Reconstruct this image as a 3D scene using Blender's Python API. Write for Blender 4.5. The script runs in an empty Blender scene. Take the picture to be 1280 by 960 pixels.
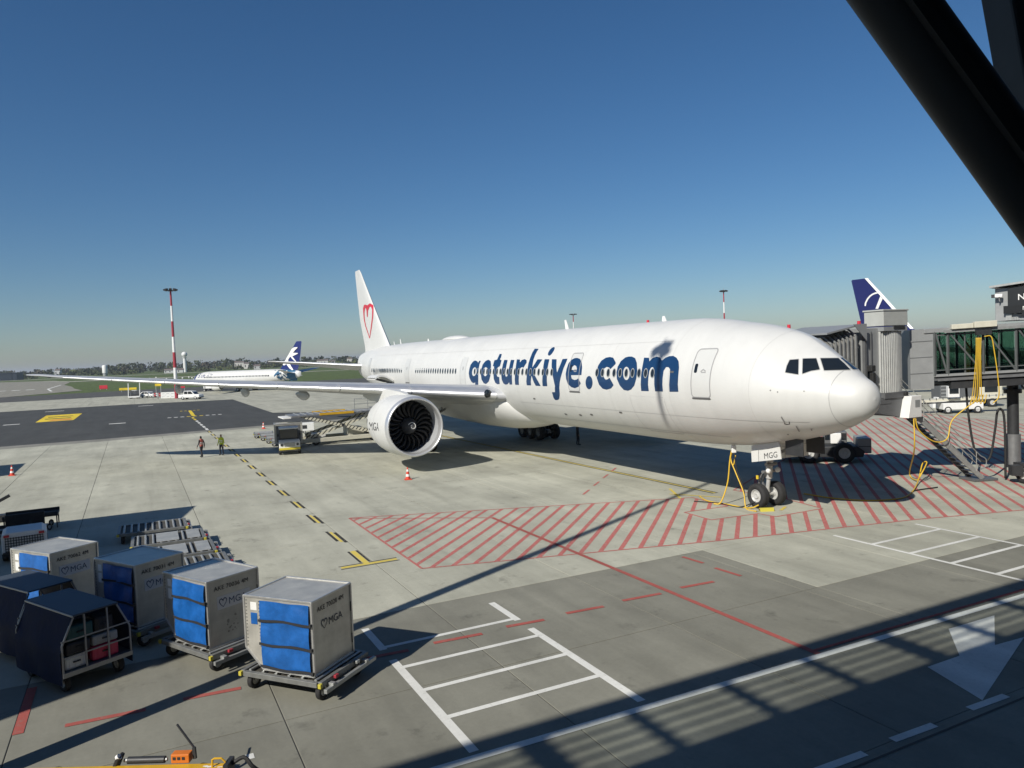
import bpy, math, random
import numpy as np
from mathutils import Vector, Matrix
from mathutils.bvhtree import BVHTree

random.seed(7); rng = np.random.default_rng(7)
scene = bpy.context.scene
col = scene.collection
R = math.radians

# ------------------------------------------------------------------ camera
CAM_F, CAM_P, CAM_R, CAM_H = 936.5, .0418, .0400, 7.38      # focal length in photo pixels, pitch, roll, height
fw = np.array([0, math.cos(CAM_P), -math.sin(CAM_P)])
R0 = np.array([1., 0, 0]); U0 = np.cross(R0, fw)
CR = math.cos(CAM_R)*R0 - math.sin(CAM_R)*U0
CU = math.sin(CAM_R)*R0 + math.cos(CAM_R)*U0
cam_d = bpy.data.cameras.new('camera'); cam = bpy.data.objects.new('camera', cam_d); col.objects.link(cam)
cam_d.sensor_fit = 'HORIZONTAL'; cam_d.sensor_width = 36; cam_d.lens = 36*CAM_F/1280
cam_d.clip_start = .05; cam_d.clip_end = 30000
m = Matrix.Identity(4)
for i in range(3):
    m[i][0] = CR[i]; m[i][1] = CU[i]; m[i][2] = -fw[i]
m[2][3] = CAM_H
cam.matrix_world = m
scene.camera = cam

# ------------------------------------------------------------------ sky, sun, exposure
SUN_EL, SUN_AZ = R(37), R(52.5)          # shadows fall towards world angle SUN_AZ (from +x, counter-clockwise)
world = bpy.data.worlds.new('World'); scene.world = world; world.use_nodes = True
wn = world.node_tree
bg = wn.nodes['Background']; sky = wn.nodes.new('ShaderNodeTexSky'); sky.sky_type = 'NISHITA'
sky.sun_disc = False; sky.sun_elevation = SUN_EL
sdir = Vector((-math.cos(SUN_EL)*math.cos(SUN_AZ), -math.cos(SUN_EL)*math.sin(SUN_AZ), math.sin(SUN_EL)))
sky.sun_rotation = math.atan2(sdir.x, sdir.y)
sky.altitude = 100; sky.air_density = 1.0; sky.dust_density = .4; sky.ozone_density = 6.0
hsv = wn.nodes.new('ShaderNodeHueSaturation'); hsv.inputs['Saturation'].default_value = 1.15
wn.links.new(sky.outputs[0], hsv.inputs['Color']); wn.links.new(hsv.outputs[0], bg.inputs[0]); bg.inputs[1].default_value = .07
sun_d = bpy.data.lights.new('sun', 'SUN'); sun = bpy.data.objects.new('sun', sun_d); col.objects.link(sun)
sun_d.energy = 5.0; sun_d.angle = R(.53); sun_d.color = (1, .95, .86)
sun.rotation_euler = sdir.to_track_quat('Z', 'Y').to_euler()
scene.view_settings.view_transform = 'Standard'; scene.view_settings.look = 'None'
scene.view_settings.exposure = .08; scene.view_settings.gamma = 1
scene.render.engine = 'CYCLES'

# ------------------------------------------------------------------ frames
# The stand, the slabs and the paint all lie square to the big jet: (s, l) = metres behind its nose and
# metres to its starboard side.
AX, AY, AH = 13.95, 28.29, R(-63.2)
an = np.array([math.cos(AH), math.sin(AH)]); ast = np.array([an[1], -an[0]])
def W(s, l, z=0.):
    q = np.array([AX, AY]) - s*an + l*ast
    return Vector((q[0], q[1], z))
def SL(w):
    d = np.array([w[0], w[1]]) - [AX, AY]
    return float(-d@an), float(d@ast)
def ray(px, py):
    d = (px-640)*CR + (480-py)*CU + CAM_F*fw
    return Vector(d)
def G(px, py, z=0.):                      # photo pixel -> point on the horizontal plane z
    d = ray(px, py); t = (z-CAM_H)/d.z
    return Vector((d.x*t, d.y*t, z))

# ------------------------------------------------------------------ mesh helpers
class MB:
    def __init__(self): self.v = []; self.f = []; self.m = []; self.mi = 0
    def add(self, vs, fs):
        b = len(self.v); self.v += [tuple(q) for q in vs]
        for f in fs: self.f.append(tuple(b+i for i in f)); self.m.append(self.mi)
        return self
    def box(self, c, s, rot=None):
        hx, hy, hz = s[0]/2, s[1]/2, s[2]/2
        vs = [Vector((x, y, z)) for z in (-hz, hz) for x, y in ((-hx, -hy), (hx, -hy), (hx, hy), (-hx, hy))]
        if rot is not None: vs = [rot@q for q in vs]
        c = Vector(c)
        return self.add([q+c for q in vs], [(3, 2, 1, 0), (4, 5, 6, 7), (0, 1, 5, 4), (1, 2, 6, 5), (2, 3, 7, 6), (3, 0, 4, 7)])
    def bb(self, x0, x1, y0, y1, z0, z1):
        return self.box(((x0+x1)/2, (y0+y1)/2, (z0+z1)/2), (x1-x0, y1-y0, z1-z0))
    def beam(self, a, b, w, h=None, up=(0, 0, 1)):
        a, b = Vector(a), Vector(b); h = h or w; d = (b-a).normalized(); u = Vector(up)
        if abs(d.dot(u)) > .98: u = Vector((1, 0, 0))
        sd = d.cross(u).normalized(); u = sd.cross(d)
        vs = [p+sd*x*w/2+u*y*h/2 for p in (a, b) for x, y in ((-1, -1), (1, -1), (1, 1), (-1, 1))]
        return self.add(vs, [(3, 2, 1, 0), (4, 5, 6, 7), (0, 1, 5, 4), (1, 2, 6, 5), (2, 3, 7, 6), (3, 0, 4, 7)])
    def cyl(self, a, b, r0, r1=None, n=14, caps=True):
        a, b = Vector(a), Vector(b); r1 = r0 if r1 is None else r1; d = (b-a).normalized()
        u = Vector((0, 0, 1)) if abs(d.z) < .9 else Vector((1, 0, 0))
        x = d.cross(u).normalized(); y = d.cross(x)
        vs = []
        for p, r in ((a, r0), (b, r1)):
            for i in range(n):
                t = 2*math.pi*i/n; vs.append(p+x*math.cos(t)*r+y*math.sin(t)*r)
        fs = [(i, n+i, n+(i+1) % n, (i+1) % n) for i in range(n)]
        if caps: fs += [tuple(range(n)), tuple(range(2*n-1, n-1, -1))]
        return self.add(vs, fs)
    def tube(self, pts, r, n=6):
        pts = [Vector(q) for q in pts]; rings = []; x = None
        for i, q in enumerate(pts):
            d = (pts[min(i+1, len(pts)-1)]-pts[max(i-1, 0)]).normalized()
            if x is None: x = d.cross(Vector((.13, .31, .94))).normalized()
            else: x = (x-d*x.dot(d)).normalized()
            y = d.cross(x)
            rings.append([q+x*math.cos(2*math.pi*k/n)*r+y*math.sin(2*math.pi*k/n)*r for k in range(n)])
        return self.loft(rings)
    def loft(self, rings, closed=True, cap0=True, cap1=True):
        n = len(rings[0]); vs = [q for r in rings for q in r]; fs = []
        for i in range(len(rings)-1):
            for k in range(n if closed else n-1):
                k2 = (k+1) % n
                fs.append((i*n+k, i*n+k2, (i+1)*n+k2, (i+1)*n+k))
        if cap0: fs.append(tuple(range(n-1, -1, -1)))
        if cap1: fs.append(tuple((len(rings)-1)*n+k for k in range(n)))
        return self.add(vs, fs)
    def revolve(self, prof, o, axis, n=32):        # prof: (distance along axis, radius)
        o = Vector(o); d = Vector(axis).normalized(); u = Vector((0, 0, 1)) if abs(d.z) < .9 else Vector((1, 0, 0))
        x = d.cross(u).normalized(); y = d.cross(x)
        rings = [[o+d*t+x*math.cos(2*math.pi*k/n)*r+y*math.sin(2*math.pi*k/n)*r for k in range(n)] for t, r in prof]
        return self.loft(rings, cap0=prof[0][1] > 1e-6 and False, cap1=False)
    def prism(self, poly, z0, z1):                 # poly in xy
        n = len(poly); vs = [(x, y, z0) for x, y in poly]+[(x, y, z1) for x, y in poly]
        return self.add(vs, [tuple(range(n-1, -1, -1)), tuple(range(n, 2*n))]+[(i, (i+1) % n, n+(i+1) % n, n+i) for i in range(n)])
    def prismy(self, poly, y0, y1):                # poly in xz, thickness along y
        n = len(poly); vs = [(x, y0, z) for x, z in poly]+[(x, y1, z) for x, z in poly]
        return self.add(vs, [tuple(range(n)), tuple(range(2*n-1, n-1, -1))]+[(i, n+i, n+(i+1) % n, (i+1) % n) for i in range(n)])
    def prismx(self, poly, x0, x1):                # poly in yz
        n = len(poly); vs = [(x0, y, z) for y, z in poly]+[(x1, y, z) for y, z in poly]
        return self.add(vs, [tuple(range(n-1, -1, -1)), tuple(range(n, 2*n))]+[(i, (i+1) % n, n+(i+1) % n, n+i) for i in range(n)])
    def mesh(self, name, mats, smooth=False):
        me = bpy.data.meshes.new(name); me.from_pydata(self.v, [], self.f)
        mats = mats if isinstance(mats, (list, tuple)) else [mats]
        for q in mats: me.materials.append(q)
        if len(mats) > 1: me.polygons.foreach_set('material_index', self.m)
        if smooth: me.polygons.foreach_set('use_smooth', [True]*len(me.polygons))
        me.validate(); me.update()
        return me
    def build(self, name, mats, parent=None, smooth=False, bevel=0, sharp=None):
        me = self.mesh(name, mats, smooth)
        if sharp is not None and smooth: me.set_sharp_from_angle(angle=R(sharp))
        o = bpy.data.objects.new(name, me); col.objects.link(o); o.parent = parent
        if bevel:
            b = o.modifiers.new('bevel', 'BEVEL'); b.width = bevel; b.segments = 2; b.limit_method = 'ANGLE'; b.angle_limit = R(40)
        return o

def tag(o, label, cat, group=None):
    o['label'] = label; o['category'] = cat
    if group: o['group'] = group
    return o
def thing(name, label, cat, loc=(0, 0, 0), rz=0., group=None):
    o = bpy.data.objects.new(name, None); col.objects.link(o); o.empty_display_size = .2
    o.location = loc; o.rotation_euler = (0, 0, rz)
    return tag(o, label, cat, group)
def struct(o, parent=None):
    if parent is None: o['kind'] = 'structure'
    return o
def copy_tree(o, parent=None):
    c = o.copy(); col.objects.link(c); c.parent = parent
    for ch in [q for q in KIDS.get(o.name, [])] or list(o.children): copy_tree(ch, c)
    return c
KIDS = {}

def text_mesh(txt, size, bold=0., align='LEFT', shear=0., space=1.):
    cu = bpy.data.curves.new('t', 'FONT'); cu.body = txt; cu.size = size; cu.offset = bold; cu.align_x = align; cu.shear = shear
    cu.space_character = space; cu.resolution_u = 3
    o = bpy.data.objects.new('t', cu); col.objects.link(o)
    dg = bpy.context.evaluated_depsgraph_get(); me = bpy.data.meshes.new_from_object(o.evaluated_get(dg))
    bpy.data.objects.remove(o); bpy.data.curves.remove(cu)
    vs = [v.co.copy() for v in me.vertices]; fs = [tuple(q.vertices) for q in me.polygons]
    bpy.data.meshes.remove(me)
    return vs, fs
def text_obj(name, txt, size, origin, ex, ey, mat, parent, bold=0., align='LEFT', shear=0., space=1.):
    vs, fs = text_mesh(txt, size, bold, align, shear, space); ex, ey, origin = Vector(ex), Vector(ey), Vector(origin)
    return MB().add([origin+ex*q.x+ey*q.y for q in vs], fs).build(name, mat, parent)

# ------------------------------------------------------------------ 2-D regions (marching squares on a signed distance)
def poly_sd(P, polys):
    P = np.asarray(P, float); d = np.full(len(P), 1e9); ins = np.zeros(len(P), bool)
    for poly in polys:
        A = np.asarray(poly, float); B = np.roll(A, -1, 0)
        for a, b in zip(A, B):
            e = b-a; q = P-a; t = np.clip((q@e)/max(e@e, 1e-12), 0, 1)
            d = np.minimum(d, np.hypot(*(q-t[:, None]*e).T))
            c = (a[1] > P[:, 1]) != (b[1] > P[:, 1])
            if e[1] != 0: ins ^= c & (P[:, 0] < a[0]+(P[:, 1]-a[1])*e[0]/e[1])
    return np.where(ins, -d, d)
def stroke_sd(P, pts, w):
    P = np.asarray(P, float); d = np.full(len(P), 1e9); pts = np.asarray(pts, float)
    ww = w if hasattr(w, '__len__') else [w]*len(pts)
    for i in range(len(pts)-1):
        a, b = pts[i], pts[i+1]; e = b-a; q = P-a; t = np.clip((q@e)/max(e@e, 1e-12), 0, 1)
        d = np.minimum(d, np.hypot(*(q-t[:, None]*e).T)-(ww[i]+(ww[i+1]-ww[i])*t))
    return d
def ell(cx, cy, rx, ry, sh=0., n=24):
    return [(cx+rx*math.cos(2*math.pi*k/n)+sh*math.sin(2*math.pi*k/n)*ry, cy+ry*math.sin(2*math.pi*k/n)) for k in range(n)]
def rrect(x0, x1, y0, y1, r, n=5):
    o = []
    for cx, cy, a in ((x1-r, y1-r, 0), (x0+r, y1-r, 90), (x0+r, y0+r, 180), (x1-r, y0+r, 270)):
        for k in range(n+1): t = R(a+90*k/n); o.append((cx+r*math.cos(t), cy+r*math.sin(t)))
    return o
def march(fn, x0, x1, y0, y1, st, sy=None):
    sy = sy or st
    xs = np.arange(x0-st, x1+2*st, st); ys = np.arange(y0-sy, y1+2*sy, sy); nx, ny = len(xs), len(ys)
    XX, YY = np.meshgrid(xs, ys, indexing='ij'); V = fn(np.stack([XX.ravel(), YY.ravel()], 1)).reshape(nx, ny)
    V = np.where(np.abs(V) < 1e-9, 1e-9, V)
    vs, fs, key = [], [], {}
    def vid(k, x, y):
        if k not in key: key[k] = len(vs); vs.append((x, y))
        return key[k]
    cand = np.argwhere((V[:-1, :-1] < 0) | (V[1:, :-1] < 0) | (V[1:, 1:] < 0) | (V[:-1, 1:] < 0))
    for i, j in cand:
        c = ((i, j), (i+1, j), (i+1, j+1), (i, j+1)); f = []
        for k in range(4):
            a, b = c[k], c[(k+1) % 4]; va, vb = V[a], V[b]
            if va < 0: f.append(vid(a, xs[a[0]], ys[a[1]]))
            if (va < 0) != (vb < 0):
                t = va/(va-vb); kk = (min(a, b), max(a, b), 'e')
                f.append(vid(kk, xs[a[0]]+(xs[b[0]]-xs[a[0]])*t, ys[a[1]]+(ys[b[1]]-ys[a[1]])*t))
        if len(f) > 2: fs.append(tuple(f))
    return vs, fs

# ------------------------------------------------------------------ materials
MATS = {}
def nt(mat): return mat.node_tree.nodes, mat.node_tree.links
def pmat(name, c, rough=.5, metal=0., var=.0, vscale=3., bump=0., bscale=20., coat=0., rand=0., spec=.5, dirt=None):
    """Principled material; var = brightness variation by noise, rand = per-object tint, bump = fine relief."""
    if name in MATS: return MATS[name]
    mt = bpy.data.materials.new(name); mt.use_nodes = True; n, L = nt(mt); p = n['Principled BSDF']
    p.inputs['Base Color'].default_value = (*c, 1); p.inputs['Roughness'].default_value = rough
    p.inputs['Metallic'].default_value = metal; p.inputs['Coat Weight'].default_value = coat; p.inputs['Specular IOR Level'].default_value = spec
    tc = None
    def coords():
        nonlocal tc
        if tc is None: tc = n.new('ShaderNodeTexCoord')
        return tc.outputs['Object']
    cur = None
    if var:
        no = n.new('ShaderNodeTexNoise'); no.inputs['Scale'].default_value = vscale; no.inputs['Detail'].default_value = 6; no.inputs['Roughness'].default_value = .62
        L.new(coords(), no.inputs['Vector'])
        mr = n.new('ShaderNodeMapRange'); mr.inputs[1].default_value = .3; mr.inputs[2].default_value = .7; mr.inputs[3].default_value = 1-var; mr.inputs[4].default_value = 1+var*.5
        L.new(no.outputs[0], mr.inputs[0])
        mx = n.new('ShaderNodeVectorMath'); mx.operation = 'SCALE'; mx.inputs[0].default_value = c; L.new(mr.outputs[0], mx.inputs['Scale']); cur = mx.outputs[0]
        mr2 = n.new('ShaderNodeMapRange'); mr2.inputs[3].default_value = max(0, rough-.12); mr2.inputs[4].default_value = min(1, rough+.12)
        L.new(no.outputs[0], mr2.inputs[0]); L.new(mr2.outputs[0], p.inputs['Roughness'])
    if rand:
        oi = n.new('ShaderNodeObjectInfo'); mr = n.new('ShaderNodeMapRange'); mr.inputs[3].default_value = 1-rand; mr.inputs[4].default_value = 1+rand
        L.new(oi.outputs['Random'], mr.inputs[0]); mx = n.new('ShaderNodeVectorMath'); mx.operation = 'SCALE'
        if cur is not None: L.new(cur, mx.inputs[0])
        else: mx.inputs[0].default_value = c
        L.new(mr.outputs[0], mx.inputs['Scale']); cur = mx.outputs[0]
    if cur is not None: L.new(cur, p.inputs['Base Color'])
    if bump:
        no = n.new('ShaderNodeTexNoise'); no.inputs['Scale'].default_value = bscale; no.inputs['Detail'].default_value = 4; L.new(coords(), no.inputs['Vector'])
        b = n.new('ShaderNodeBump'); b.inputs['Strength'].default_value = bump; b.inputs['Distance'].default_value = .02
        L.new(no.outputs[0], b.inputs['Height']); L.new(b.outputs[0], p.inputs['Normal'])
    MATS[name] = mt
    return mt
def ground_mat(name, c, var=.20, streak=.15, rough=.88, rand=0., spots=.0, wear=None, bump=.12, joints=False, warm=.03):
    """Pavement: broad stains, streaks along the traffic lanes, fine grain; optional worn paint showing the pavement below."""
    mt = bpy.data.materials.new(name); mt.use_nodes = True; n, L = nt(mt); p = n['Principled BSDF']; p.inputs['Specular IOR Level'].default_value = .3
    g = n.new('ShaderNodeNewGeometry'); mp = n.new('ShaderNodeMapping'); mp.inputs['Rotation'].default_value = (0, 0, -AH); L.new(g.outputs['Position'], mp.inputs['Vector'])
    P = mp.outputs[0]
    def noise(scale, detail=5, vec=P, ro=.6, sc=None):
        if sc:
            m2 = n.new('ShaderNodeMapping'); m2.inputs['Scale'].default_value = sc; L.new(vec, m2.inputs['Vector']); vec = m2.outputs[0]
        q = n.new('ShaderNodeTexNoise'); q.inputs['Scale'].default_value = scale; q.inputs['Detail'].default_value = detail; q.inputs['Roughness'].default_value = ro
        L.new(vec, q.inputs['Vector']); return q.outputs[0]
    def rng_(x, a, b, lo, hi):
        q = n.new('ShaderNodeMapRange'); q.inputs[1].default_value = a; q.inputs[2].default_value = b; q.inputs[3].default_value = lo; q.inputs[4].default_value = hi
        L.new(x, q.inputs[0]); return q.outputs[0]
    def mul(x, y):
        q = n.new('ShaderNodeMath'); q.operation = 'MULTIPLY'; L.new(x, q.inputs[0]); L.new(y, q.inputs[1]); return q.outputs[0]
    f = mul(rng_(noise(.22, 7), .3, .7, 1-var, 1+var*.7), rng_(noise(.5, 5, sc=(.22, 1.6, 1)), .35, .7, 1+streak*.5, 1-streak))
    f = mul(f, rng_(noise(9, 6, ro=.7), .25, .75, .93, 1.06))
    f = mul(f, rng_(noise(1.4, 8, ro=.68), .3, .7, .95, 1.05))
    if spots: f = mul(f, rng_(noise(.35, 4, sc=(.05, 1.9, 1)), .60, .70, 1, .86)); f = mul(f, rng_(noise(.30, 4, sc=(2.2, .05, 1)), .62, .70, 1, .88))
    if spots: f = mul(f, rng_(noise(.9, 9, ro=.72), .58, .70, 1, 1-spots))
    if rand:
        oi = n.new('ShaderNodeObjectInfo'); f = mul(f, rng_(oi.outputs['Random'], 0, 1, 1-rand, 1+rand))
    if joints:
        sp = n.new('ShaderNodeSeparateXYZ'); L.new(P, sp.inputs[0])
        for ax in (0, 1):
            q = n.new('ShaderNodeMath'); q.operation = 'PINGPONG'; q.inputs[1].default_value = 2.5; L.new(sp.outputs[ax], q.inputs[0])
            f = mul(f, rng_(q.outputs[0], .02, .05, .72, 1))
    v = n.new('ShaderNodeVectorMath'); v.operation = 'SCALE'; v.inputs[0].default_value = c; L.new(f, v.inputs['Scale']); out = v.outputs[0]
    if wear:
        w2, amt = wear; mk = rng_(noise(7, 9, ro=.8), .66-amt, .80-amt*.6, 0, .75); mx = n.new('ShaderNodeMix'); mx.data_type = 'RGBA'
        L.new(mk, mx.inputs[0]); L.new(out, mx.inputs[6]); mx.inputs[7].default_value = (*w2, 1); out = mx.outputs[2]
    L.new(out, p.inputs['Base Color']); p.inputs['Roughness'].default_value = rough
    b = n.new('ShaderNodeBump'); b.inputs['Strength'].default_value = bump; b.inputs['Distance'].default_value = .01; L.new(noise(45, 4), b.inputs['Height']); L.new(b.outputs[0], p.inputs['Normal'])
    return mt
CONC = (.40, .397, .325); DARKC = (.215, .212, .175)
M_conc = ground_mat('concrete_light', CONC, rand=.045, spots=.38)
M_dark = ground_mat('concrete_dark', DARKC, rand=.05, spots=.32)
M_joint = pmat('joint_filler', (.07, .068, .06), .9)
M_concfar = ground_mat('concrete_far', (.39, .385, .315), joints=True, spots=.15)
M_asph = ground_mat('asphalt', (.062, .064, .062), var=.14, streak=.16)
M_asph2 = ground_mat('asphalt_taxiway', (.085, .085, .08), var=.14, streak=.16)
M_grass = ground_mat('grass', (.085, .118, .034), var=.3, streak=.25, rough=.95, bump=.5)
M_wline = ground_mat('paint_white', (.66, .66, .62), var=.08, wear=(DARKC, .10))
M_red = ground_mat('paint_red', (.44, .115, .105), var=.1, wear=((.36, .30, .25), .2))
M_redd = ground_mat('paint_red_faded', (.36, .09, .075), var=.1, wear=(DARKC, .14))
M_yel = ground_mat('paint_yellow', (.60, .47, .09), var=.1, wear=(CONC, .14))
M_yelfar = ground_mat('paint_yellow_bright', (.70, .52, .04), var=.12)
M_blk = ground_mat('paint_black', (.035, .034, .03), var=.1, wear=(CONC, .12))
def skin_mat(name, c):
    mt = bpy.data.materials.new(name); mt.use_nodes = True; n, L = nt(mt); p = n['Principled BSDF']; tc = n.new('ShaderNodeTexCoord'); p.inputs['Coat Weight'].default_value = .08
    def nz(scale, sc, lo, hi, det=6):
        mp = n.new('ShaderNodeMapping'); mp.inputs['Scale'].default_value = sc; L.new(tc.outputs['Object'], mp.inputs['Vector']); q = n.new('ShaderNodeTexNoise'); q.inputs['Scale'].default_value = scale; q.inputs['Detail'].default_value = det
        L.new(mp.outputs[0], q.inputs['Vector']); r = n.new('ShaderNodeMapRange'); r.inputs[1].default_value = .3; r.inputs[2].default_value = .7; r.inputs[3].default_value = lo; r.inputs[4].default_value = hi; L.new(q.outputs[0], r.inputs[0]); return r.outputs[0]
    m1 = n.new('ShaderNodeMath'); m1.operation = 'MULTIPLY'; L.new(nz(.45, (1, 1, 1), .965, 1.02), m1.inputs[0]); L.new(nz(1.3, (2.4, 1, .22), .965, 1.015), m1.inputs[1])
    v = n.new('ShaderNodeVectorMath'); v.operation = 'SCALE'; v.inputs[0].default_value = c; L.new(m1.outputs[0], v.inputs['Scale']); L.new(v.outputs[0], p.inputs['Base Color']); L.new(nz(.8, (1, 1, 1), .36, .5), p.inputs['Roughness'])
    b = n.new('ShaderNodeBump'); b.inputs['Strength'].default_value = .25; b.inputs['Distance'].default_value = .03; L.new(nz(.55, (1.6, 1, 1), 0, 1, 2), b.inputs['Height']); L.new(b.outputs[0], p.inputs['Normal'])
    return mt
M_white = skin_mat('aircraft_white', (.62, .622, .60))
M_belly = pmat('aircraft_grey', (.55, .56, .56), .4, var=.08, vscale=.7)
M_wing = pmat('wing_grey', (.42, .43, .44), .4, var=.08, vscale=.6)
M_alu = pmat('bare_metal', (.74, .745, .75), .36, .7, var=.06, vscale=1.5)
M_steel = pmat('steel_grey', (.28, .285, .29), .45, .6, var=.12, vscale=4)
M_galv = pmat('galvanised', (.40, .41, .40), .5, .55, var=.15, vscale=6)
M_dkmet = pmat('dark_metal', (.045, .047, .05), .5, .3, var=.2, vscale=4)
M_black = pmat('black_rubber', (.018, .018, .018), .75, var=.2, vscale=8)
M_tyre = pmat('tyre', (.024, .024, .025), .8, var=.25, vscale=9, bump=.2)
M_hub = pmat('wheel_hub', (.55, .55, .53), .4, .2, var=.15, vscale=8)
M_glass = pmat('dark_window', (.012, .016, .02), .08, 0., coat=.5)
M_navy = pmat('livery_blue', (.008, .040, .115), .35, var=.08, vscale=1., coat=.2)
M_redp = pmat('livery_red', (.55, .03, .05), .4)
M_line = pmat('panel_line', (.33, .33, .33), .5)
M_lineb = pmat('panel_line_dark', (.10, .10, .10), .5)
M_winf = pmat('window_frame', (.33, .34, .34), .4)
M_blue = pmat('curtain_blue', (.010, .105, .37), .42, var=.28, vscale=3.5, bump=.9, bscale=5)
M_uld = pmat('uld_aluminium', (.56, .545, .49), .40, .5, var=.22, vscale=2.2, bump=.15, bscale=1.6)
M_uldf = pmat('uld_frame', (.62, .62, .60), .35, .7, var=.1, vscale=5)
M_strap = pmat('strap_black', (.02, .021, .024), .7)
M_wpan = pmat('white_panel', (.72, .72, .70), .5, var=.06)
M_dnavy = pmat('tarpaulin_navy', (.007, .014, .045), .75, spec=.25, var=.3, vscale=3, bump=.5, bscale=5)
M_yellow = pmat('machine_yellow', (.62, .36, .02), .45, var=.14, vscale=4)
M_orange = pmat('machine_orange', (.62, .17, .02), .5, var=.12)
M_cable = pmat('cable_yellow', (.62, .40, .03), .5)
M_coner = pmat('cone_red', (.62, .06, .03), .5, var=.1)
M_conew = pmat('cone_white', (.75, .75, .73), .5)
M_mastr = pmat('mast_red', (.33, .03, .045), .5, var=.1); M_mastw = pmat('mast_white', (.74, .74, .72), .5, var=.08)
M_gpan = pmat('bridge_grey', (.30, .31, .31), .45, .2, var=.08, vscale=2)
M_gpan2 = pmat('bridge_dark_grey', (.13, .135, .14), .5, .2, var=.1)
M_beige = pmat('beige_paint', (.58, .56, .46), .5, var=.1)
# ================================================================== the setting
def sheet(name, pts, z, mat, parent=None):
    """flat polygon from (s, l) corners"""
    vs = [W(s, l, z) for s, l in pts]
    a = sum(vs[i].x*vs[(i+1) % len(vs)].y-vs[(i+1) % len(vs)].x*vs[i].y for i in range(len(vs)))
    if a < 0: vs = vs[::-1]
    return MB().add(vs, [tuple(range(len(vs)))]).build(name, mat, parent)
ground = MB().add([(-9000, -4000, -.08), (9000, -4000, -.08), (9000, 14000, -.08), (-9000, 14000, -.08)], [(0, 1, 2, 3)]).build('ground', M_grass)
struct(ground)
apron = struct(sheet('apron', [(-45, -320), (-45, 330), (205, 330), (205, -320)], -.014, M_joint))
# far part of the apron: joints only in the material; near part: single slabs with open joints
S0, S1, L0, L1 = -10, 70, -32.2, 42.8
for pts in ([(-45, -320), (-45, 330), (S0, 330), (S0, -320)], [(S0, L1), (S0, 330), (S1, 330), (S1, L1)],
            [(S0, -320), (S0, L0), (S1, L0), (S1, -320)], [(S1, -320), (S1, 330), (205, 330), (205, -320)]):
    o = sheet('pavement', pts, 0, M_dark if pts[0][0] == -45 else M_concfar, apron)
def slab_mesh(s0, s1, l0, l1, mat):
    g = .012; b = .02
    mb = MB(); a = [W(s0+g, l0+g) - W(0, 0), W(s1-g, l0+g) - W(0, 0), W(s1-g, l1-g) - W(0, 0), W(s0+g, l1-g) - W(0, 0)]
    top = [Vector((q.x, q.y, 0)) for q in a]; c = sum(top, Vector())/4
    ins = [q+(c-q).normalized()*.012 for q in top]
    vs = [Vector((q.x, q.y, 0)) for q in ins]+[Vector((q.x, q.y, -.005)) for q in top]+[Vector((q.x, q.y, -.016)) for q in top]
    fs = [(0, 1, 2, 3)]+[(4+i, 4+(i+1) % 4, (i+1) % 4, i) for i in range(4)]+[(8+i, 8+(i+1) % 4, 4+(i+1) % 4, 4+i) for i in range(4)]
    if (vs[1]-vs[0]).cross(vs[2]-vs[1]).z < 0: fs = [f[::-1] for f in fs]
    return mb.add(vs, fs).mesh('slab', mat)
cuts = {}
full = {}
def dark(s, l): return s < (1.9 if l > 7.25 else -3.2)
sg = [S0, -3.2, 1.9]+[1.9+4.865*k for k in range(1, 15)]
lg = [L0+5*k for k in range(16)]
for i in range(len(sg)-1):
    for j in range(len(lg)-1):
        s0, s1, l0, l1 = sg[i], sg[i+1], lg[j], lg[j+1]
        parts = [(l0, l1)] if not (l0 < 7.25 < l1) else [(l0, 7.25), (7.25, l1)]
        if sum(1 for q in (W(s0, l0), W(s1, l1), W(s0, l1), W(s1, l0)) if q.y > 9 and abs(q.x) < q.y*.82+4) == 0: continue
        for a, b in parts:
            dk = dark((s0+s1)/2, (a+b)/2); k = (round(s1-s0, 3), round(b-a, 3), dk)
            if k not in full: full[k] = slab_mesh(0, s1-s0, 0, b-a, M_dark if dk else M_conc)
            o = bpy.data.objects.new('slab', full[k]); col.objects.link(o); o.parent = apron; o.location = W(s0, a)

def fill(name, pts, z, mat): return sheet(name, pts, z, mat, apron)
def stripe(name, a, b, w, z, mat):
    (s0, l0), (s1, l1) = a, b; d = math.hypot(s1-s0, l1-l0); nx, ny = -(l1-l0)/d*w/2, (s1-s0)/d*w/2
    return sheet(name, [(s0+nx, l0+ny), (s1+nx, l1+ny), (s1-nx, l1-ny), (s0-nx, l0-ny)], z, mat, apron)
# white ladders and the long white edge line
for la, lb, rungs, ends in ((16.1, 19.93, (-.57, -2., -3.42, -4.85), (1.0, -.72, -1.45, -6.35)), (-1.98, 1.93, (-.95, -2.42, -3.87, -5.3), (.68, .68, .68, -6.5))):
    for l in (la, lb):
        if la > 10:
            stripe('white_line', (ends[0], l), (ends[1], l), .2, .004, M_wline); stripe('white_line', (ends[2], l), (ends[3], l), .2, .004, M_wline)
        else: stripe('white_line', (.68 if l > 0 else .1, l), (ends[3], l), .15, .004, M_wline)
    for s in rungs: stripe('white_line', (s, la-.0), (s, lb+.0), .15, .006, M_wline)
stripe('white_line', (-6.5, 24), (-7.1, -14), .2, .008, M_wline)
for l in (9.7, 12.0, 13.95, 16.2, 18.4): stripe('white_dash', (-10.02, l), (-9.98, l+1.15), .17, .006, M_wline)
stripe('kerb_joint', (-10.2, 30), (-10.3, -10), .05, .005, M_joint)
fill('white_arrow', [(-7.24, 7.27), (-7.29, 5.44), (-8.39, 7.53), (-8.5, 6.58), (-9.88, 10.41), (-8.36, 9.64), (-8.35, 8.58)][:2]+[(-8.42, 7.35), (-8.5, 6.3), (-9.9, 10.3), (-8.36, 9.75), (-8.36, 8.6)], .006, M_wline)
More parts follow.
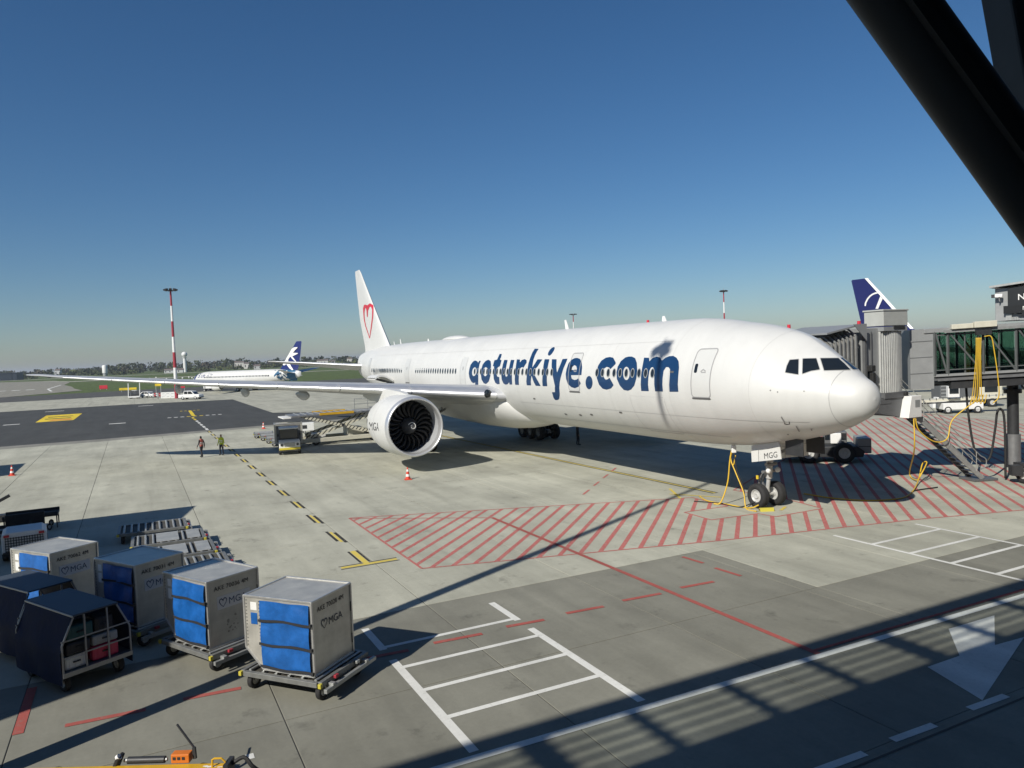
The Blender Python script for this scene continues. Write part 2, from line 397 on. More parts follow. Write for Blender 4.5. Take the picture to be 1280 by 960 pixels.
# red dashes, long red line
for a, b in ((17.36, 18.69), (15.48, 16.6), (13.53, 14.72), (11.47, 12.8), (9.42, 10.65), (25.35, 26.86), (23.4, 24.6), (21.3, 22.6), (19.4, 20.6)):
    stripe('red_dash', (-1.0, b), (-1.1, a), .16, .010, M_redd)
for a, b in ((1.62, .62), (-.02, -1.14)): stripe('red_dash', (a, 8.4), (b, 8.34), .14, .010, M_redd)
for a, b in ((-.9, 1.6), (2.5, 4.8)): stripe('red_dash', (a, 27.7), (b, 27.7), .2, .010, M_redd)
stripe('red_line', (11.4, 11.15), (-6.6, 11.17), .17, .012, M_redd)
stripe('red_line', (-6.42, 11.1), (-6.78, -14), .1, .012, M_redd)
q0 = SL(G(312, 946)); fill('white_mark', [(q0[0]-.1, q0[1]-.08), (q0[0]+.1, q0[1]-.08), (q0[0]+.1, q0[1]+.08), (q0[0]-.1, q0[1]+.08)], .006, M_wline)
# red hatching round the nose wheel stop
HP = [(15.4, 16.6), (5.59, 16.6), (2.54, 5.84), (.54, -2.65), (-.91, -7.5), (-8, -31), (27, -42), (27, -31), (9.6, -1.5), (6.47, -1.81), (4.12, -1.47), (4.15, 1.28), (5.03, 1.42), (5.3, 3.81), (7.11, 3.73), (6.95, 1.34), (9.44, 1.32)]
for k in range(-40, 45):
    c = 14.2-.95*k; t = np.arange(-12, 44, .04); P = np.stack([t, c-t], 1); ins = poly_sd(P, [HP]) < 0; i = 0
    while i < len(t):
        if ins[i]:
            j = i
            while j+1 < len(t) and ins[j+1]: j += 1
            if j-i > 4: stripe('red_stripe', (t[i], c-t[i]), (t[j], c-t[j]), .175, .004, M_red)
            i = j+1
        else: i += 1
for i in range(len(HP)):
    a, b = HP[i], HP[(i+1) % len(HP)]
    stripe('red_line', a, b, .10, .007, M_red)
stripe('red_line', (15.3, 16.6), (11.4, 11.2), .09, .009, M_red)
for k in range(4): stripe('red_dash', (13.4+1.7*k, 5.05-1.75*k), (14.3+1.7*k, 4.1-1.75*k), .12, .010, M_red)
# yellow and black lane marks
for k in range(16):
    s = 11.1+4.1*k
    stripe('yellow_dash', (s, 18.02), (s+2.0, 18.02), .11, .006, M_yel)
    for q in (-.13, .13): stripe('black_dash', (s+q*1.5, 18.02+q), (s+2.0+q*1.5, 18.02+q), .12, .006, M_blk)
fill('yellow_bar', [(7.2, 19.0), (7.42, 19.0), (7.42, 16.95), (7.2, 16.95)], .006, M_yel); stripe('yellow_stem', (7.42, 18.05), (9.4, 18.05), .2, .006, M_yel)
for s in (7.12, 7.5): stripe('black_edge', (s, 19.05), (s, 16.9), .07, .005, M_blk)
for q in (-.16, .16): stripe('black_edge', (7.6, 18.05+q), (9.4, 18.05+q), .09, .005, M_blk)
stripe('yellow_line', (9.6, -.30), (46, .2), .12, .010, M_yel)
for q in (-.14, .14): stripe('black_line', (9.6, -.30+q), (46, .2+q), .08, .009, M_blk)
for a, b in (((9.6, 1.9), (11.9, .7)), ((8.6, .2), (10.8, 1.6)), ((4.9, .2), (5.3, -.5))): stripe('yellow_line', a, b, .14, .012, M_yel)
# taxi lane, strips and grass further out
fill('asphalt_lane', [(72.2, 330), (71.0, 28.6), (72, 18), (73.2, 7.3), (76, -60), (88, -60), (86, -1), (94.4, 7.25), (146, 7.0), (151.3, 27), (152, 330)], .004, M_asph)
fill('asphalt_edge', [(68.4, 330), (68.0, 28.6), (69.5, 18), (71, 7.3), (71.6, 0), (73.4, 0), (73.18, 7.3), (72, 18.0), (71.0, 28.6), (72.2, 330)], .003, ground_mat('concrete_grey_strip', (.24, .235, .205)))
taxi = struct(sheet('taxiway', [(205, 900), (205, -700), (262, -700), (258, 26), (254, 60), (250, 900)], -.002, M_asph2))
field = struct(sheet('taxiway_apron', [(250, 900), (254, 60), (291, 41.5), (325, 46), (372, 50), (430, 57), (520, 60), (640, 78), (705, 124), (720, 900)], -.004, ground_mat('concrete_taxiway', (.25, .24, .2))))
struct(sheet('far_taxiway', [(530, 60), (520, 20), (470, -200), (480, -200), (545, 0), (560, 62), (640, 84), (630, 84)], -.003, M_concfar))
struct(sheet('perimeter_road', [(800, 500), (800, -500), (830, -500), (830, 500)], -.003, M_concfar))
fill('yellow_panel', [(109.4, 38.2), (127.4, 38.4), (127.2, 33.2), (109.5, 33.4)], .009, M_yelfar)
for s, a, b in ((115.5, 34.0, 37.6), (120.5, 34.0, 37.6)): fill('black_mark', [(s, a), (s+1.6, a+.3), (s+1.6, b), (s, b)], .012, M_blk)
fill('orange_mark', [(110.6, 33.8), (114, 33.8), (114, 36.4), (110.6, 36.8)], .012, pmat('paint_orange', (.6, .25, .04), .8))
for (s, a, b) in ((108, 39.95, 41.95), (94.6, 26.4, 28.4), (141, 36.8, 39.8), (141, 22, 24.6), (100, 47, 49)): fill('white_dash', [(s-.5, a), (s+.5, a), (s+.5, b), (s-.5, b)], .009, M_wline)
for k in range(9): fill('yellow_dash', [(98.7, 13.8+.85*k), (99.6, 13.8+.85*k), (99.6, 14.3+.85*k), (98.7, 14.3+.85*k)], .009, M_yelfar if 2 < k < 6 else M_wline)
for k in range(7): fill('yellow_dash', [(72.5+3.6*k, 17.82), (74.8+3.6*k, 17.82), (74.8+3.6*k, 18.12), (72.5+3.6*k, 18.12)], .009, M_yelfar if k > 4 else M_wline)
for k in range(5): fill('yellow_dash', [(114, 15.7+.65*k), (114.8, 15.7+.65*k), (114.8, 16.05+.65*k), (114, 16.05+.65*k)], .009, M_yelfar)
stripe('yellow_line', (99.6, 17.6), (114, 17.2), .5, .011, M_yelfar)
for k in range(9): sheet('white_dash', [(345, 62+5*k), (352, 62+5*k), (352, 65+5*k), (345, 65+5*k)], .006, M_wline, field)
for a, b in (((300, 51.5), (345, 56.5)), ((345, 56.5), (430, 58)),):
    (s0, l0), (s1, l1) = a, b; sheet('white_line', [(s0, l0), (s1, l1), (s1, l1+.8), (s0, l0+.8)], .006, M_wline, field)

# ------------------------------------------------------------------ terminal behind the camera, with its glazed canopy
ter = thing('terminal_building', 'tall dark terminal facade with a glazed canopy over the apron edge', 'building', W(-20.6, 0), AH)
# local x = -s, y = -l
def tl(s): return -(s+20.6)
mb = MB(); mb.bb(.0, 30, -70, 60, 0, 15.7); mb.build('wall', M_gpan2, ter)
for k in range(26):
    MB().bb(-.12, -.02, -70+5*k+.1, -70+5*k+4.9, 5.2, 15.2).build('window', M_glass, ter)
MB().bb(tl(-17.46), 6, -70, 60, 15.75, 16.15).build('canopy_roof', M_gpan2, ter)
MB().bb(tl(-15.30), tl(-15.74), -70, 60, 15.8, 16.2).build('edge_beam', M_gpan2, ter)
for k in range(52):
    y = -70.0+2.45*k; w = .40 if k % 4 == 1 else .09
    if abs(y+29) > 40: continue
    MB().bb(tl(-15.74), tl(-17.46), y, y+w, 15.82, 16.1).build('rafter', M_gpan2, ter)
for s in (-16.1, -16.45, -16.8, -17.15): MB().bb(tl(s)-.03, tl(s)+.03, -70, 60, 15.86, 15.98).build('glazing_bar', M_gpan2, ter)
gl = bpy.data.materials.new('clear_glass'); gl.use_nodes = True; n_, l_ = nt(gl); tr = n_.new('ShaderNodeBsdfTransparent'); tr.inputs[0].default_value = (.86, .9, .88, 1)
gs = n_.new('ShaderNodeBsdfGlossy'); gs.inputs['Roughness'].default_value = .05; mxs = n_.new('ShaderNodeMixShader'); mxs.inputs[0].default_value = .1
l_.new(tr.outputs[0], mxs.inputs[1]); l_.new(gs.outputs[0], mxs.inputs[2]); l_.new(mxs.outputs[0], n_['Material Output'].inputs['Surface']); M_clear = gl
for k in range(15): MB().add([(tl(-17.46), -62+4.9*k, 16.0), (tl(-15.74), -62+4.9*k, 16.0), (tl(-15.74), -62+4.9*k+4.85, 16.0), (tl(-17.46), -62+4.9*k+4.85, 16.0)], [(0, 1, 2, 3)]).build('glass_pane', M_clear, ter)
# raking steel struts that prop the canopy, right in front of the viewer
M_strut = pmat('strut_paint', (.012, .014, .014), .6, var=.15, vscale=2)
def at(px, py, dep): d = ray(px, py); return Vector((0, 0, CAM_H))+d*(dep/CAM_F)
st = thing('raking_strut', 'black raking steel strut slanting down across the sky', 'strut', at(1300, 320, 4.2))
b0 = Vector(st.location)
mb = MB(); p0, p1 = at(1010, -150, 4.2), at(1420, 420, 4.2); mb.cyl(p0-b0, p1-b0, .185, .185, 28); mb.build('shaft', M_strut, st, smooth=True, sharp=50)
mb = MB(); mb.beam(at(1060, -65, 4.2)-b0+Vector((0, -.02, 0)), at(1400, 402, 4.2)-b0+Vector((0, -.02, 0)), .07, .40, up=(0, 1, 0)); mb.build('web_plate', M_strut, st)
st2 = thing('steel_column', 'dark leaning steel column behind the raking strut', 'column', at(1330, 420, 5.2)); b0 = Vector(st2.location)
mb = MB(); mb.beam(at(1252, -160, 5.2)-b0, at(1356, 420, 5.2)-b0, .40, .3, up=(0, 1, 0)); mb.build('shaft', pmat('column_paint', (.022, .026, .028), .6, var=.1), st2, bevel=.02)

# ------------------------------------------------------------------ unseen stand-ins added left of the frame to throw shadows into it
tw = thing('shadow_caster_tower', 'grey tower block added out of view to cast the near left shadow', 'tower', W(-3.0, 39.6), SUN_AZ)  # added unseen block, sized to shade the carts and the second container
mb = MB(); mb.bb(-2.2, 2.2, -2.25, 2.25, 0, 13.0); mb.build('wall', M_gpan, tw); MB().bb(-2.35, 2.35, -2.4, 2.4, 13.0, 13.2).build('roof', M_gpan2, tw)
for k in range(3): MB().bb(2.205, 2.25, -1.3, 1.3, 1.2+3.6*k, 3.6+3.6*k).build('window', M_glass, tw)
nb = thing('shadow_caster_bridge', 'unseen grey bridge cab shaped to cast the shadow beyond the containers', 'jet bridge', W(14, 36), AH)  # unseen occluder, footprint traced back from the outline of its shadow
def nbq(s, l): return (-(s-14), -(l-36))
q4 = [nbq(18.9, 32.4), nbq(9.6, 35.0), nbq(9.6, 39), nbq(18.9, 44)]
MB().prism(q4, 4.6, 8.0).build('cab', M_gpan, nb); MB().prism([(x*1.002, y*1.002) for x, y in q4], 8.003, 8.2).build('roof', M_gpan2, nb)
MB().bb(-1.5, 4, -8, -4.4, 4.5, 7.8).build('tunnel', M_gpan, nb); MB().cyl((0, -6, 0), (0, -6, 4.5), .35).build('column', M_steel, nb)
ct = thing('shadow_caster_box', 'white truck shaped box added out of view to cast a shadow corner', 'truck', W(49.4, 40.6), AH)  # added unseen box, placed so its top casts the far left shadow corner
MB().bb(-1.2, 6, -1.2, 2.5, 1.1, 4.0).build('box_body', M_wpan, ct); MB().bb(6.05, 7.9, -1.1, 2.4, .7, 2.7).build('cab', M_wpan, ct)
for x in (.6, 6.6):
    for y in (-1.0, 2.2): MB().cyl((x, y-.15, .5), (x, y+.15, .5), .5, n=20).build('wheel', M_tyre, ct)

# ------------------------------------------------------------------ floodlight masts
def mast(label, loc, hgt, banded, base_r, head=1.2, n=8, group=None):
    t = thing('floodlight_mast', label, 'mast', loc, .4, group)
    nb_ = 7 if banded else 1
    for k in range(nb_):
        z0, z1 = hgt*k/nb_, hgt*(k+1)/nb_; r = lambda z: base_r*(1-.55*z/hgt)
        MB().cyl((0, 0, z0), (0, 0, z1), r(z0), r(z1), 16).build('mast_section', (M_mastr if k % 2 == 0 else M_mastw) if banded else M_galv, t, smooth=True, sharp=50)
    MB().cyl((0, 0, hgt-.2), (0, 0, hgt), head*.5, head*.5, 18).build('head_ring', M_dkmet, t)
    for k in range(n):
        a = 2*math.pi*k/n; x, y = math.cos(a)*head, math.sin(a)*head
        mb = MB(); mb.box((x, y, hgt+.15), (.55, .6, .32), Matrix.Rotation(a, 3, 'Z') @ Matrix.Rotation(R(25), 3, 'Y')); mb.beam((x*.4, y*.4, hgt-.1), (x, y, hgt+.05), .08); mb.build('floodlight', M_dkmet, t)
    MB().cyl((0, 0, hgt), (0, 0, hgt+1.0), .05, n=6).build('lightning_rod', M_galv, t)
    return t
mast('red and white banded floodlight mast standing beside the parked white pickup', G(221, 498), 24.6, True, .42, 1.25)
mast('red and white floodlight mast rising beyond the lettered white jet fuselage top', Vector((236*.131+0, 364, 0)), 24.6, True, .42, 1.6)
mast('thin red and white floodlight mast seen above the cockpit roof', Vector((246*.286, 246, 0)), 24.6, True, .36, 1.1)
mast('tall grey apron lamp mast whose shadow crosses the stand', W(*SL(Vector((-10.45, 12.75, 0)))), 29.0, False, .27, .40, 3)

# ------------------------------------------------------------------ far background
def far(px, dist): d = ray(px, 470); k = dist/math.hypot(d.x, d.y); return Vector((d.x*k, d.y*k, 0))
M_leafs = [pmat('far_foliage_%s' % k, c, .9, var=.35, vscale=.12) for k, c in (('dark', (.028, .042, .018)), ('mid', (.05, .062, .024)), ('fresh', (.07, .085, .026)), ('bare', (.075, .065, .045)))]
mb = MB()
def crown(mb, c, r, hgt, n, mi):
    mb.mi = mi
    for _ in range(n):
        a = random.random()*2*math.pi; u = random.random(); rr = r*math.sqrt(random.random())*(1-.75*abs(u-.45))
        q = Vector((c.x+math.cos(a)*rr, c.y+math.sin(a)*rr, hgt*(.12+.88*u))); e = r*(.16+.2*random.random())
        v1 = Vector((random.gauss(0, 1), random.gauss(0, 1), random.gauss(0, 1))).normalized()*e; v2 = Vector((random.gauss(0, 1), random.gauss(0, 1), random.gauss(0, 1))).normalized()*e
        mb.add([q-v1, q+v2, q+v1*.8, q-v2*.9], [(0, 1, 2, 3)])
    mb.mi = 3; mb.add([(c.x-.25, c.y, 0), (c.x+.25, c.y, 0), (c.x+.1, c.y, hgt*.8), (c.x-.1, c.y, hgt*.8)], [(0, 1, 2, 3)])
for k in range(1150):
    px = random.uniform(-560, 1500); f = (px-0)/640
    dist = random.uniform(1150, 1700)
    if 120 < px < 330: hgt = random.uniform(11, 18)
    elif px < 120: hgt = random.uniform(9, 15)
    else: hgt = random.uniform(9, 19)
    if 22 < px < 60 and random.random() < .5: hgt *= .7
    hgt *= .8*(1-.12*math.sin(px*.021)-.10*math.sin(px*.057+1))
    crown(mb, far(px, dist), random.uniform(4.5, 9), hgt, 46, random.choice((0, 0, 0, 1, 1, 2, 3)))
for k in range(420):                                 # low scrub line in front of the wood
    px = random.uniform(-400, 1400); crown(mb, far(px, random.uniform(950, 1150)), random.uniform(4, 8), random.uniform(2.5, 5), 18, random.choice((0, 1, 1, 2)))
wood = mb.build('far_wood', M_leafs); tag(wood, 'distant dark green belt of trees along the airfield horizon', 'woodland'); wood['kind'] = 'stuff'

hg = thing('hangar', 'long dark blue hangar on the horizon past the wing tip', 'hangar', far(-45, 900), R(25))
MB().bb(-46, 46, -20, 20, 0, 7.0).build('wall', pmat('hangar_blue', (.03, .045, .07), .6, var=.1, vscale=.1), hg); MB().bb(-46.5, 46.5, -20.5, 20.5, 7.0, 7.5).build('roof', pmat('hangar_roof', (.06, .08, .11), .6), hg)
for k in range(8): MB().bb(-44+11*k, -35+11*k, -20.3, -20.03, 0, 6).build('door_panel', pmat('hangar_door', (.022, .035, .055), .6), hg)
rt = thing('radar_tower', 'white radar tower with a round dome above the tree line', 'tower', far(232, 930))
MB().cyl((0, 0, 0), (0, 0, 17), 1.9, 1.7, 16).build('shaft', M_wpan, rt, smooth=True, sharp=40)
mb = MB(); mb.revolve([(0, 2.4), (.6, 2.6), (.61, 0.01)], (0, 0, 16.4), (0, 0, 1), 20); mb.build('gallery', M_wpan, rt)
mb = MB(); mb.revolve([(3.1-3.1*math.cos(R(a)), max(.01, 3.1*math.sin(R(a)))) for a in range(0, 181, 12)], (0, 0, 17.1), (0, 0, 1), 22); mb.build('dome', M_wpan, rt, smooth=True)
wt = thing('water_tank', 'small white tank standing on the grass before the distant trees', 'tank', far(131.5, 900))
mb = MB(); mb.revolve([(0, .01), (.01, 2.4), (7, 2.6), (8.2, 2.0), (8.6, .01)], (0, 0, 3.0), (0, 0, 1), 18); mb.build('tank', M_wpan, wt, smooth=True, sharp=50); MB().cyl((0, 0, 0), (0, 0, 3), 2.1).build('base', M_galv, wt)
for i, (px, d, w, h, c) in enumerate(((218, 900, 19, 3.2, (.55, .56, .55)), (404, 1080, 15, 7, (.62, .6, .56)), (416, 1100, 8, 5, (.6, .6, .6)), (438, 1120, 7, 8, (.6, .58, .54)), (395, 1050, 6, 3, (.55, .5, .45)), (300, 1100, 12, 9, (.6, .58, .54)), (322, 900, 7, 4, (.5, .5, .5)), (309, 1050, 6, 7, (.66, .64, .6)), (73, 1100, 6, 8, (.6, .6, .6)))):
    b = thing('house', ('long low pale building at the foot of the radar tower', 'pale flat roofed block beyond the far grass under the fin', 'small pale house right of the flat roofed block', 'small pale house on the wooded rise by the tail', 'low brownish shed left of the flat roofed block', 'pale house among trees above the blue tailed jet', 'small grey shed in the grass above the blue tailed jet', 'whitish house peeping from trees above the blue tailed jet', 'tiny white house in the trees near the hangar')[i], 'building', far(px, d), .3)
    mt_ = pmat('house_wall_%d' % i, c, .7, var=.1, vscale=.2)
    MB().bb(-w/2, w/2, -4, 4, 0, h).build('wall', mt_, b)
    MB().prismx([(-4.4, h), (4.4, h), (0, h+1.6)], -w/2-.3, w/2+.3).build('roof', pmat('house_roof', (.16, .13, .12), .8), b)
    for k in range(max(2, int(w/4))): MB().bb(-w/2+1+k*(w-1.8)/max(1, int(w/4)), -w/2+2+k*(w-1.8)/max(1, int(w/4)), -4.06, -4.01, h*.35, h*.75).build('window', M_glass, b)
M_apl = pmat('light_post', (.7, .7, .68), .5)
for k, (px, d) in enumerate(((201, 420), (208, 430), (220, 440), (228, 430), (236, 450), (240, 420), (364.5, 330), (369, 332), (187, 470), (195, 500), (249, 520))):
    t = thing('edge_light', 'small white airfield light post standing in the grass', 'light', far(px, d), 0, 'airfield light posts in the grass')
    MB().cyl((0, 0, 0), (0, 0, .8), .08, n=8).build('stem', M_apl, t); mb = MB(); mb.box((0, 0, 1.05), (.75, .4, .5)); mb.build('lamp_head', M_apl, t, bevel=.05)
def board(label, px, d, w, h, mat, z0=.6, txt=None):
    t = thing('airfield_sign', label, 'sign', far(px, d), R(12)); MB().bb(-w/2, w/2, -.12, .12, z0, z0+h).build('panel', mat, t, bevel=.02)
    for x in (-w*.38, w*.38): MB().bb(x-.06, x+.06, -.06, .06, 0, z0).build('leg', M_galv, t)
    MB().bb(-w*.46, w*.46, -.125, -.121, z0+h*.15, z0+h*.2).build('border', M_strap, t)
    return t
board('red mandatory sign lying low in the grass island', 128.5, 300, 2.6, 1.3, M_redp, .35)
board('long yellow direction sign in the grass island behind the fork lift', 159, 262, 5.0, .75, M_yelfar, .5)
board('small yellow sign board on legs above the white car', 197, 214, 1.5, .62, M_yelfar, 2.4)
board('small red sign beside the banded mast base', 227.5, 228, 1.2, .5, M_redp, 1.2)
# ================================================================== aircraft
def pchip(xs, ys, x):
    xs, ys = np.asarray(xs, float), np.asarray(ys, float); h = np.diff(xs); d = np.diff(ys)/h; m_ = np.zeros(len(xs))
    for i in range(1, len(xs)-1):
        if d[i-1]*d[i] > 0: w1, w2 = 2*h[i]+h[i-1], h[i]+2*h[i-1]; m_[i] = (w1+w2)/(w1/d[i-1]+w2/d[i])
    m_[0], m_[-1] = d[0], d[-1]
    x = np.clip(np.asarray(x, float), xs[0], xs[-1]); i = np.clip(np.searchsorted(xs, x)-1, 0, len(h)-1); t = (x-xs[i])/h[i]
    return ((1+2*t)*(1-t)**2)*ys[i]+t*(1-t)**2*h[i]*m_[i]+t*t*(3-2*t)*ys[i+1]+t*t*(t-1)*h[i]*m_[i+1]
class Fus:
    """fuselage as stations (s, top, bottom, half width, height of max width)"""
    def __init__(self, st, k=1.): self.a = np.array(st, float); self.k = k
    def ee(self, s): return 1+.55*np.exp(-((np.asarray(s, float)/self.k-2.7)/1.3)**2)      # crowned section under the flight deck windows
    def at(self, s):
        u = np.sqrt(np.maximum(s, 0)); U = np.sqrt(self.a[:, 0])
        return [pchip(U, self.a[:, k], u) for k in (1, 2, 3, 4)]
    def half(self, s, z):                # half width at height z
        zt, zb, w, zc = self.at(np.asarray(s, float)); z = np.asarray(z, float)
        q = np.where(z > zc, (z-zc)/np.maximum(zt-zc, 1e-4), (zc-z)/np.maximum(zc-zb, 1e-4))
        return w*np.maximum(0, 1-q*q)**np.where(z > zc, .5*self.ee(s), .5)
    def pt(self, s, z, side=1, off=.0):  # surface point in local aircraft axes, pushed out by off
        e = .04; l = self.half(s, z)
        ls = (self.half(s+e, z)-self.half(s-e, z))/(2*e); lz = (self.half(s, z+e)-self.half(s, z-e))/(2*e)
        n = np.stack([-ls, np.ones_like(l), -lz], -1); n /= np.linalg.norm(n, axis=-1, keepdims=True)
        q = np.stack([s, l, z], -1)+n*off
        return np.stack([-q[..., 0], -side*q[..., 1], q[..., 2]], -1)
    def mesh(self, ss, n=56):
        mb = MB(); rings = []
        zt, zb, w, zc = self.at(np.array(ss))
        for s, t, b, ww, c in zip(ss, zt, zb, w, zc):
            ring = []
            for k in range(n):
                a = 2*math.pi*k/n; sn = math.sin(a); cs = math.cos(a); cs = math.copysign(abs(cs)**float(self.ee(s)), cs) if sn > 0 else cs
                ring.append((-s, ww*cs, c+(t-c)*sn if sn > 0 else c+(c-b)*sn))
            rings.append(ring)
        mb.loft(rings); return mb
def airfoil(n=14, t=.12):
    xs = [.5*(1-math.cos(math.pi*k/n)) for k in range(n+1)]
    yt = [5*t*(.2969*math.sqrt(x)-.126*x-.3516*x*x+.2843*x**3-.1036*x**4) for x in xs]
    up = list(zip(xs, [y*1.0+.015*math.sin(math.pi*x) for x, y in zip(xs, yt)])); lo = list(zip(xs, [-y*.85+.015*math.sin(math.pi*x) for x, y in zip(xs, yt)]))
    return up[::-1]+lo[1:-1]            # TE -> LE over the top, back along the bottom
def incid(l): return math.tan(R(max(0, 4.6-.19*l)))      # rigging angle, washed out towards the tip
def wing_mesh(stn, side, n=14, vertical=False):
    """stn: (span, s_LE, chord, z, thickness)"""
    rings = []
    for l, sle, ch, z, t in stn:
        af = airfoil(n, t); tw_ = incid(l); rings.append([((-(sle+x*ch), -side*l, z+y*ch-x*ch*tw_) if not vertical else (-(sle+x*ch), y*ch, l)) for x, y in af])
    if (side < 0) != vertical: rings = [r[::-1] for r in rings]
    return MB().loft(rings)
def interp_st(stn, l):
    a = np.array(stn); return [l]+[float(np.interp(l, a[:, 0], a[:, k])) for k in range(1, 5)]
def slat_mesh(stn, side, la, lb, c0=.085, c1=.05, off=.012):
    rings = []
    for l in np.linspace(la, lb, 4):
        _, sle, ch, z, t = interp_st(stn, l)
        sec = []
        for x in (c0, c0*.75, c0*.5, c0*.3, c0*.15, c0*.05, c0*.008, 0):
            y = 5*t*(.2969*math.sqrt(x)-.126*x-.3516*x*x+.2843*x**3-.1036*x**4)+.015*math.sin(math.pi*x); sec.append((x-off/ch*(1 if x < c0*.2 else .2), y+off/ch))
        for x in (c1*.008, c1*.05, c1*.2, c1*.5, c1):
            y = -.85*5*t*(.2969*math.sqrt(x)-.126*x-.3516*x*x+.2843*x**3-.1036*x**4)+.015*math.sin(math.pi*x); sec.append((x-off/ch*(1 if x < c1*.3 else .2), y-off/ch))
        rings.append([(-(sle+x*ch), -side*l, z+y*ch-x*ch*incid(l)) for x, y in sec])
    if side < 0: rings = [r[::-1] for r in rings]
    return MB().loft(rings, closed=False, cap0=False, cap1=False)
def wheel(name, c, r, w, parent, ax=(0, 1, 0), rim=M_hub):
    c = Vector(c); a = Vector(ax).normalized(); mb = MB()
    mb.revolve([(-w*.36, r*.52), (-w*.42, r*.62), (-w*.5, r*.74), (-w*.46, r*.88), (-w*.34, r*.97), (-w*.15, r), (-w*.13, r*.985), (-w*.05, r*.985), (-w*.03, r), (w*.03, r), (w*.05, r*.985), (w*.13, r*.985), (w*.15, r), (w*.34, r*.97), (w*.46, r*.88), (w*.5, r*.74), (w*.42, r*.62), (w*.36, r*.52)], c, a, 28)
    t = mb.build(name, M_tyre, parent, smooth=True, sharp=50)
    mb = MB(); mb.revolve([(-w*.30, .001), (-w*.34, r*.15), (-w*.36, r*.2), (-w*.22, r*.26), (-w*.24, r*.42), (-w*.38, r*.5), (-w*.37, r*.53), (w*.37, r*.53), (w*.38, r*.5), (w*.24, r*.42), (w*.22, r*.26), (w*.36, r*.2), (w*.34, r*.15), (w*.30, .001)], c, a, 20)
    mb.build('rim', rim, t, smooth=True, sharp=40)
    return t
def nacelle(root, s0, l, z, r, side, ln=5.4, spinner=True, body=None, fan_r=None):
    e = bpy.data.objects.new('engine', None); col.objects.link(e); e.parent = root; o = (-s0, -side*l, z); ax = (-1, 0, 0); k = r/2.0
    mb = MB(); mb.revolve([(.33*k, 1.915*r/2), (.6*k, 1.95*r/2), (1.1*k, 1.985*r/2), (2*k, r), (2.8*k, 1.985*r/2), (3.6*k, 1.92*r/2), (4.4*k, 1.8*r/2), (5.0*k, 1.68*r/2), (5.45*k, 1.58*r/2), (5.45*k, 1.53*r/2), (4.6*k, 1.5*r/2)], o, ax, 64)
    nac = mb.build('nacelle', body or M_white, e, smooth=True, sharp=50)
    mb = MB(); mb.revolve([(.335*k, 1.92*r/2), (.18*k, 1.885*r/2), (.08*k, 1.855*r/2), (.02*k, 1.82*r/2), (0, 1.785*r/2), (.03*k, 1.745*r/2), (.1*k, 1.715*r/2), (.25*k, 1.685*r/2), (.45*k, 1.67*r/2)], o, ax, 64); mb.build('intake_lip', M_alu, e, smooth=True)
    mb = MB(); mb.revolve([(.45*k, 1.668*r/2), (.8*k, 1.65*r/2), (1.6*k, 1.645*r/2), (2.6*k, 1.63*r/2)], o, ax, 64); mb.build('intake_duct', pmat('intake_liner', (.34, .35, .36), .5), e, smooth=True)
    fr = 1.62*r/2
    mb = MB(); mb.revolve([(1.75*k, fr), (1.75*k, .01)], o, ax, 48); mb.build('fan_disc', pmat('fan_shadow', (.006, .006, .007), .8), e)
    M_bl = pmat('fan_blade', (.014, .0145, .016), .3, .5)
    o = Vector(o); nbl = 22
    for b in range(nbl):
        rings = []
        for i in range(9):
            u = i/8; rr = .5*k+(fr-.5*k)*u; th = 2*math.pi*b/nbl+.28*math.sin(u*math.pi)*(.9-.2*u)-.05*u
            tw = R(28+38*u); ch = (.36+.30*math.sin(u*2.2))*k*.62
            er = Vector((0, math.cos(th), math.sin(th))); et = Vector((0, -math.sin(th), math.cos(th))); ex = Vector((-1, 0, 0))
            c = o+ex*1.38*k+er*rr; d = ex*math.cos(tw)+et*math.sin(tw)*side; nrm = ex*(-math.sin(tw)*side)+et*math.cos(tw)
            rings.append([c-d*ch/2, c+nrm*.025*k, c+d*ch/2, c-nrm*.025*k])
        MB().loft(rings).build('fan_blade', M_bl, e, smooth=True)
    mb = MB(); mb.revolve([(.55*k, .01), (.6*k, .12*k), (.75*k, .25*k), (1.0*k, .4*k), (1.3*k, .52*k), (1.6*k, .56*k)], o, ax, 28); sp_ = mb.build('spinner', pmat('spinner_grey', (.05, .052, .056), .4), e, smooth=True)
    if spinner:
        sw = []
        for i in range(22):
            a = R(200)+i*R(15); rr = (.10+.0085*i)*k
            x = .55*k+rr*.62-.02
            sw.append(o+Vector((-x+.03, rr*math.cos(a), rr*math.sin(a))))
        MB().tube(sw, .02*k, 5).build('swirl_mark', M_conew, sp_)
    mb = MB(); mb.revolve([(4.2*k, 1.0*k), (5.4*k, 1.0*k), (6.3*k, .85*k), (7.0*k, .7*k), (7.0*k, .55*k), (7.9*k, .12*k), (8.0*k, .01)], o, ax, 32); mb.build('exhaust_cone', M_steel, e, smooth=True, sharp=40)
    return e, nac
def bvh_of(*objs):
    vs, fs = [], []
    for o in objs:
        b = len(vs); vs += [v.co.copy() for v in o.data.vertices]; fs += [tuple(b+i for i in q.vertices) for q in o.data.polygons]
    return BVHTree.FromPolygons(vs, fs)
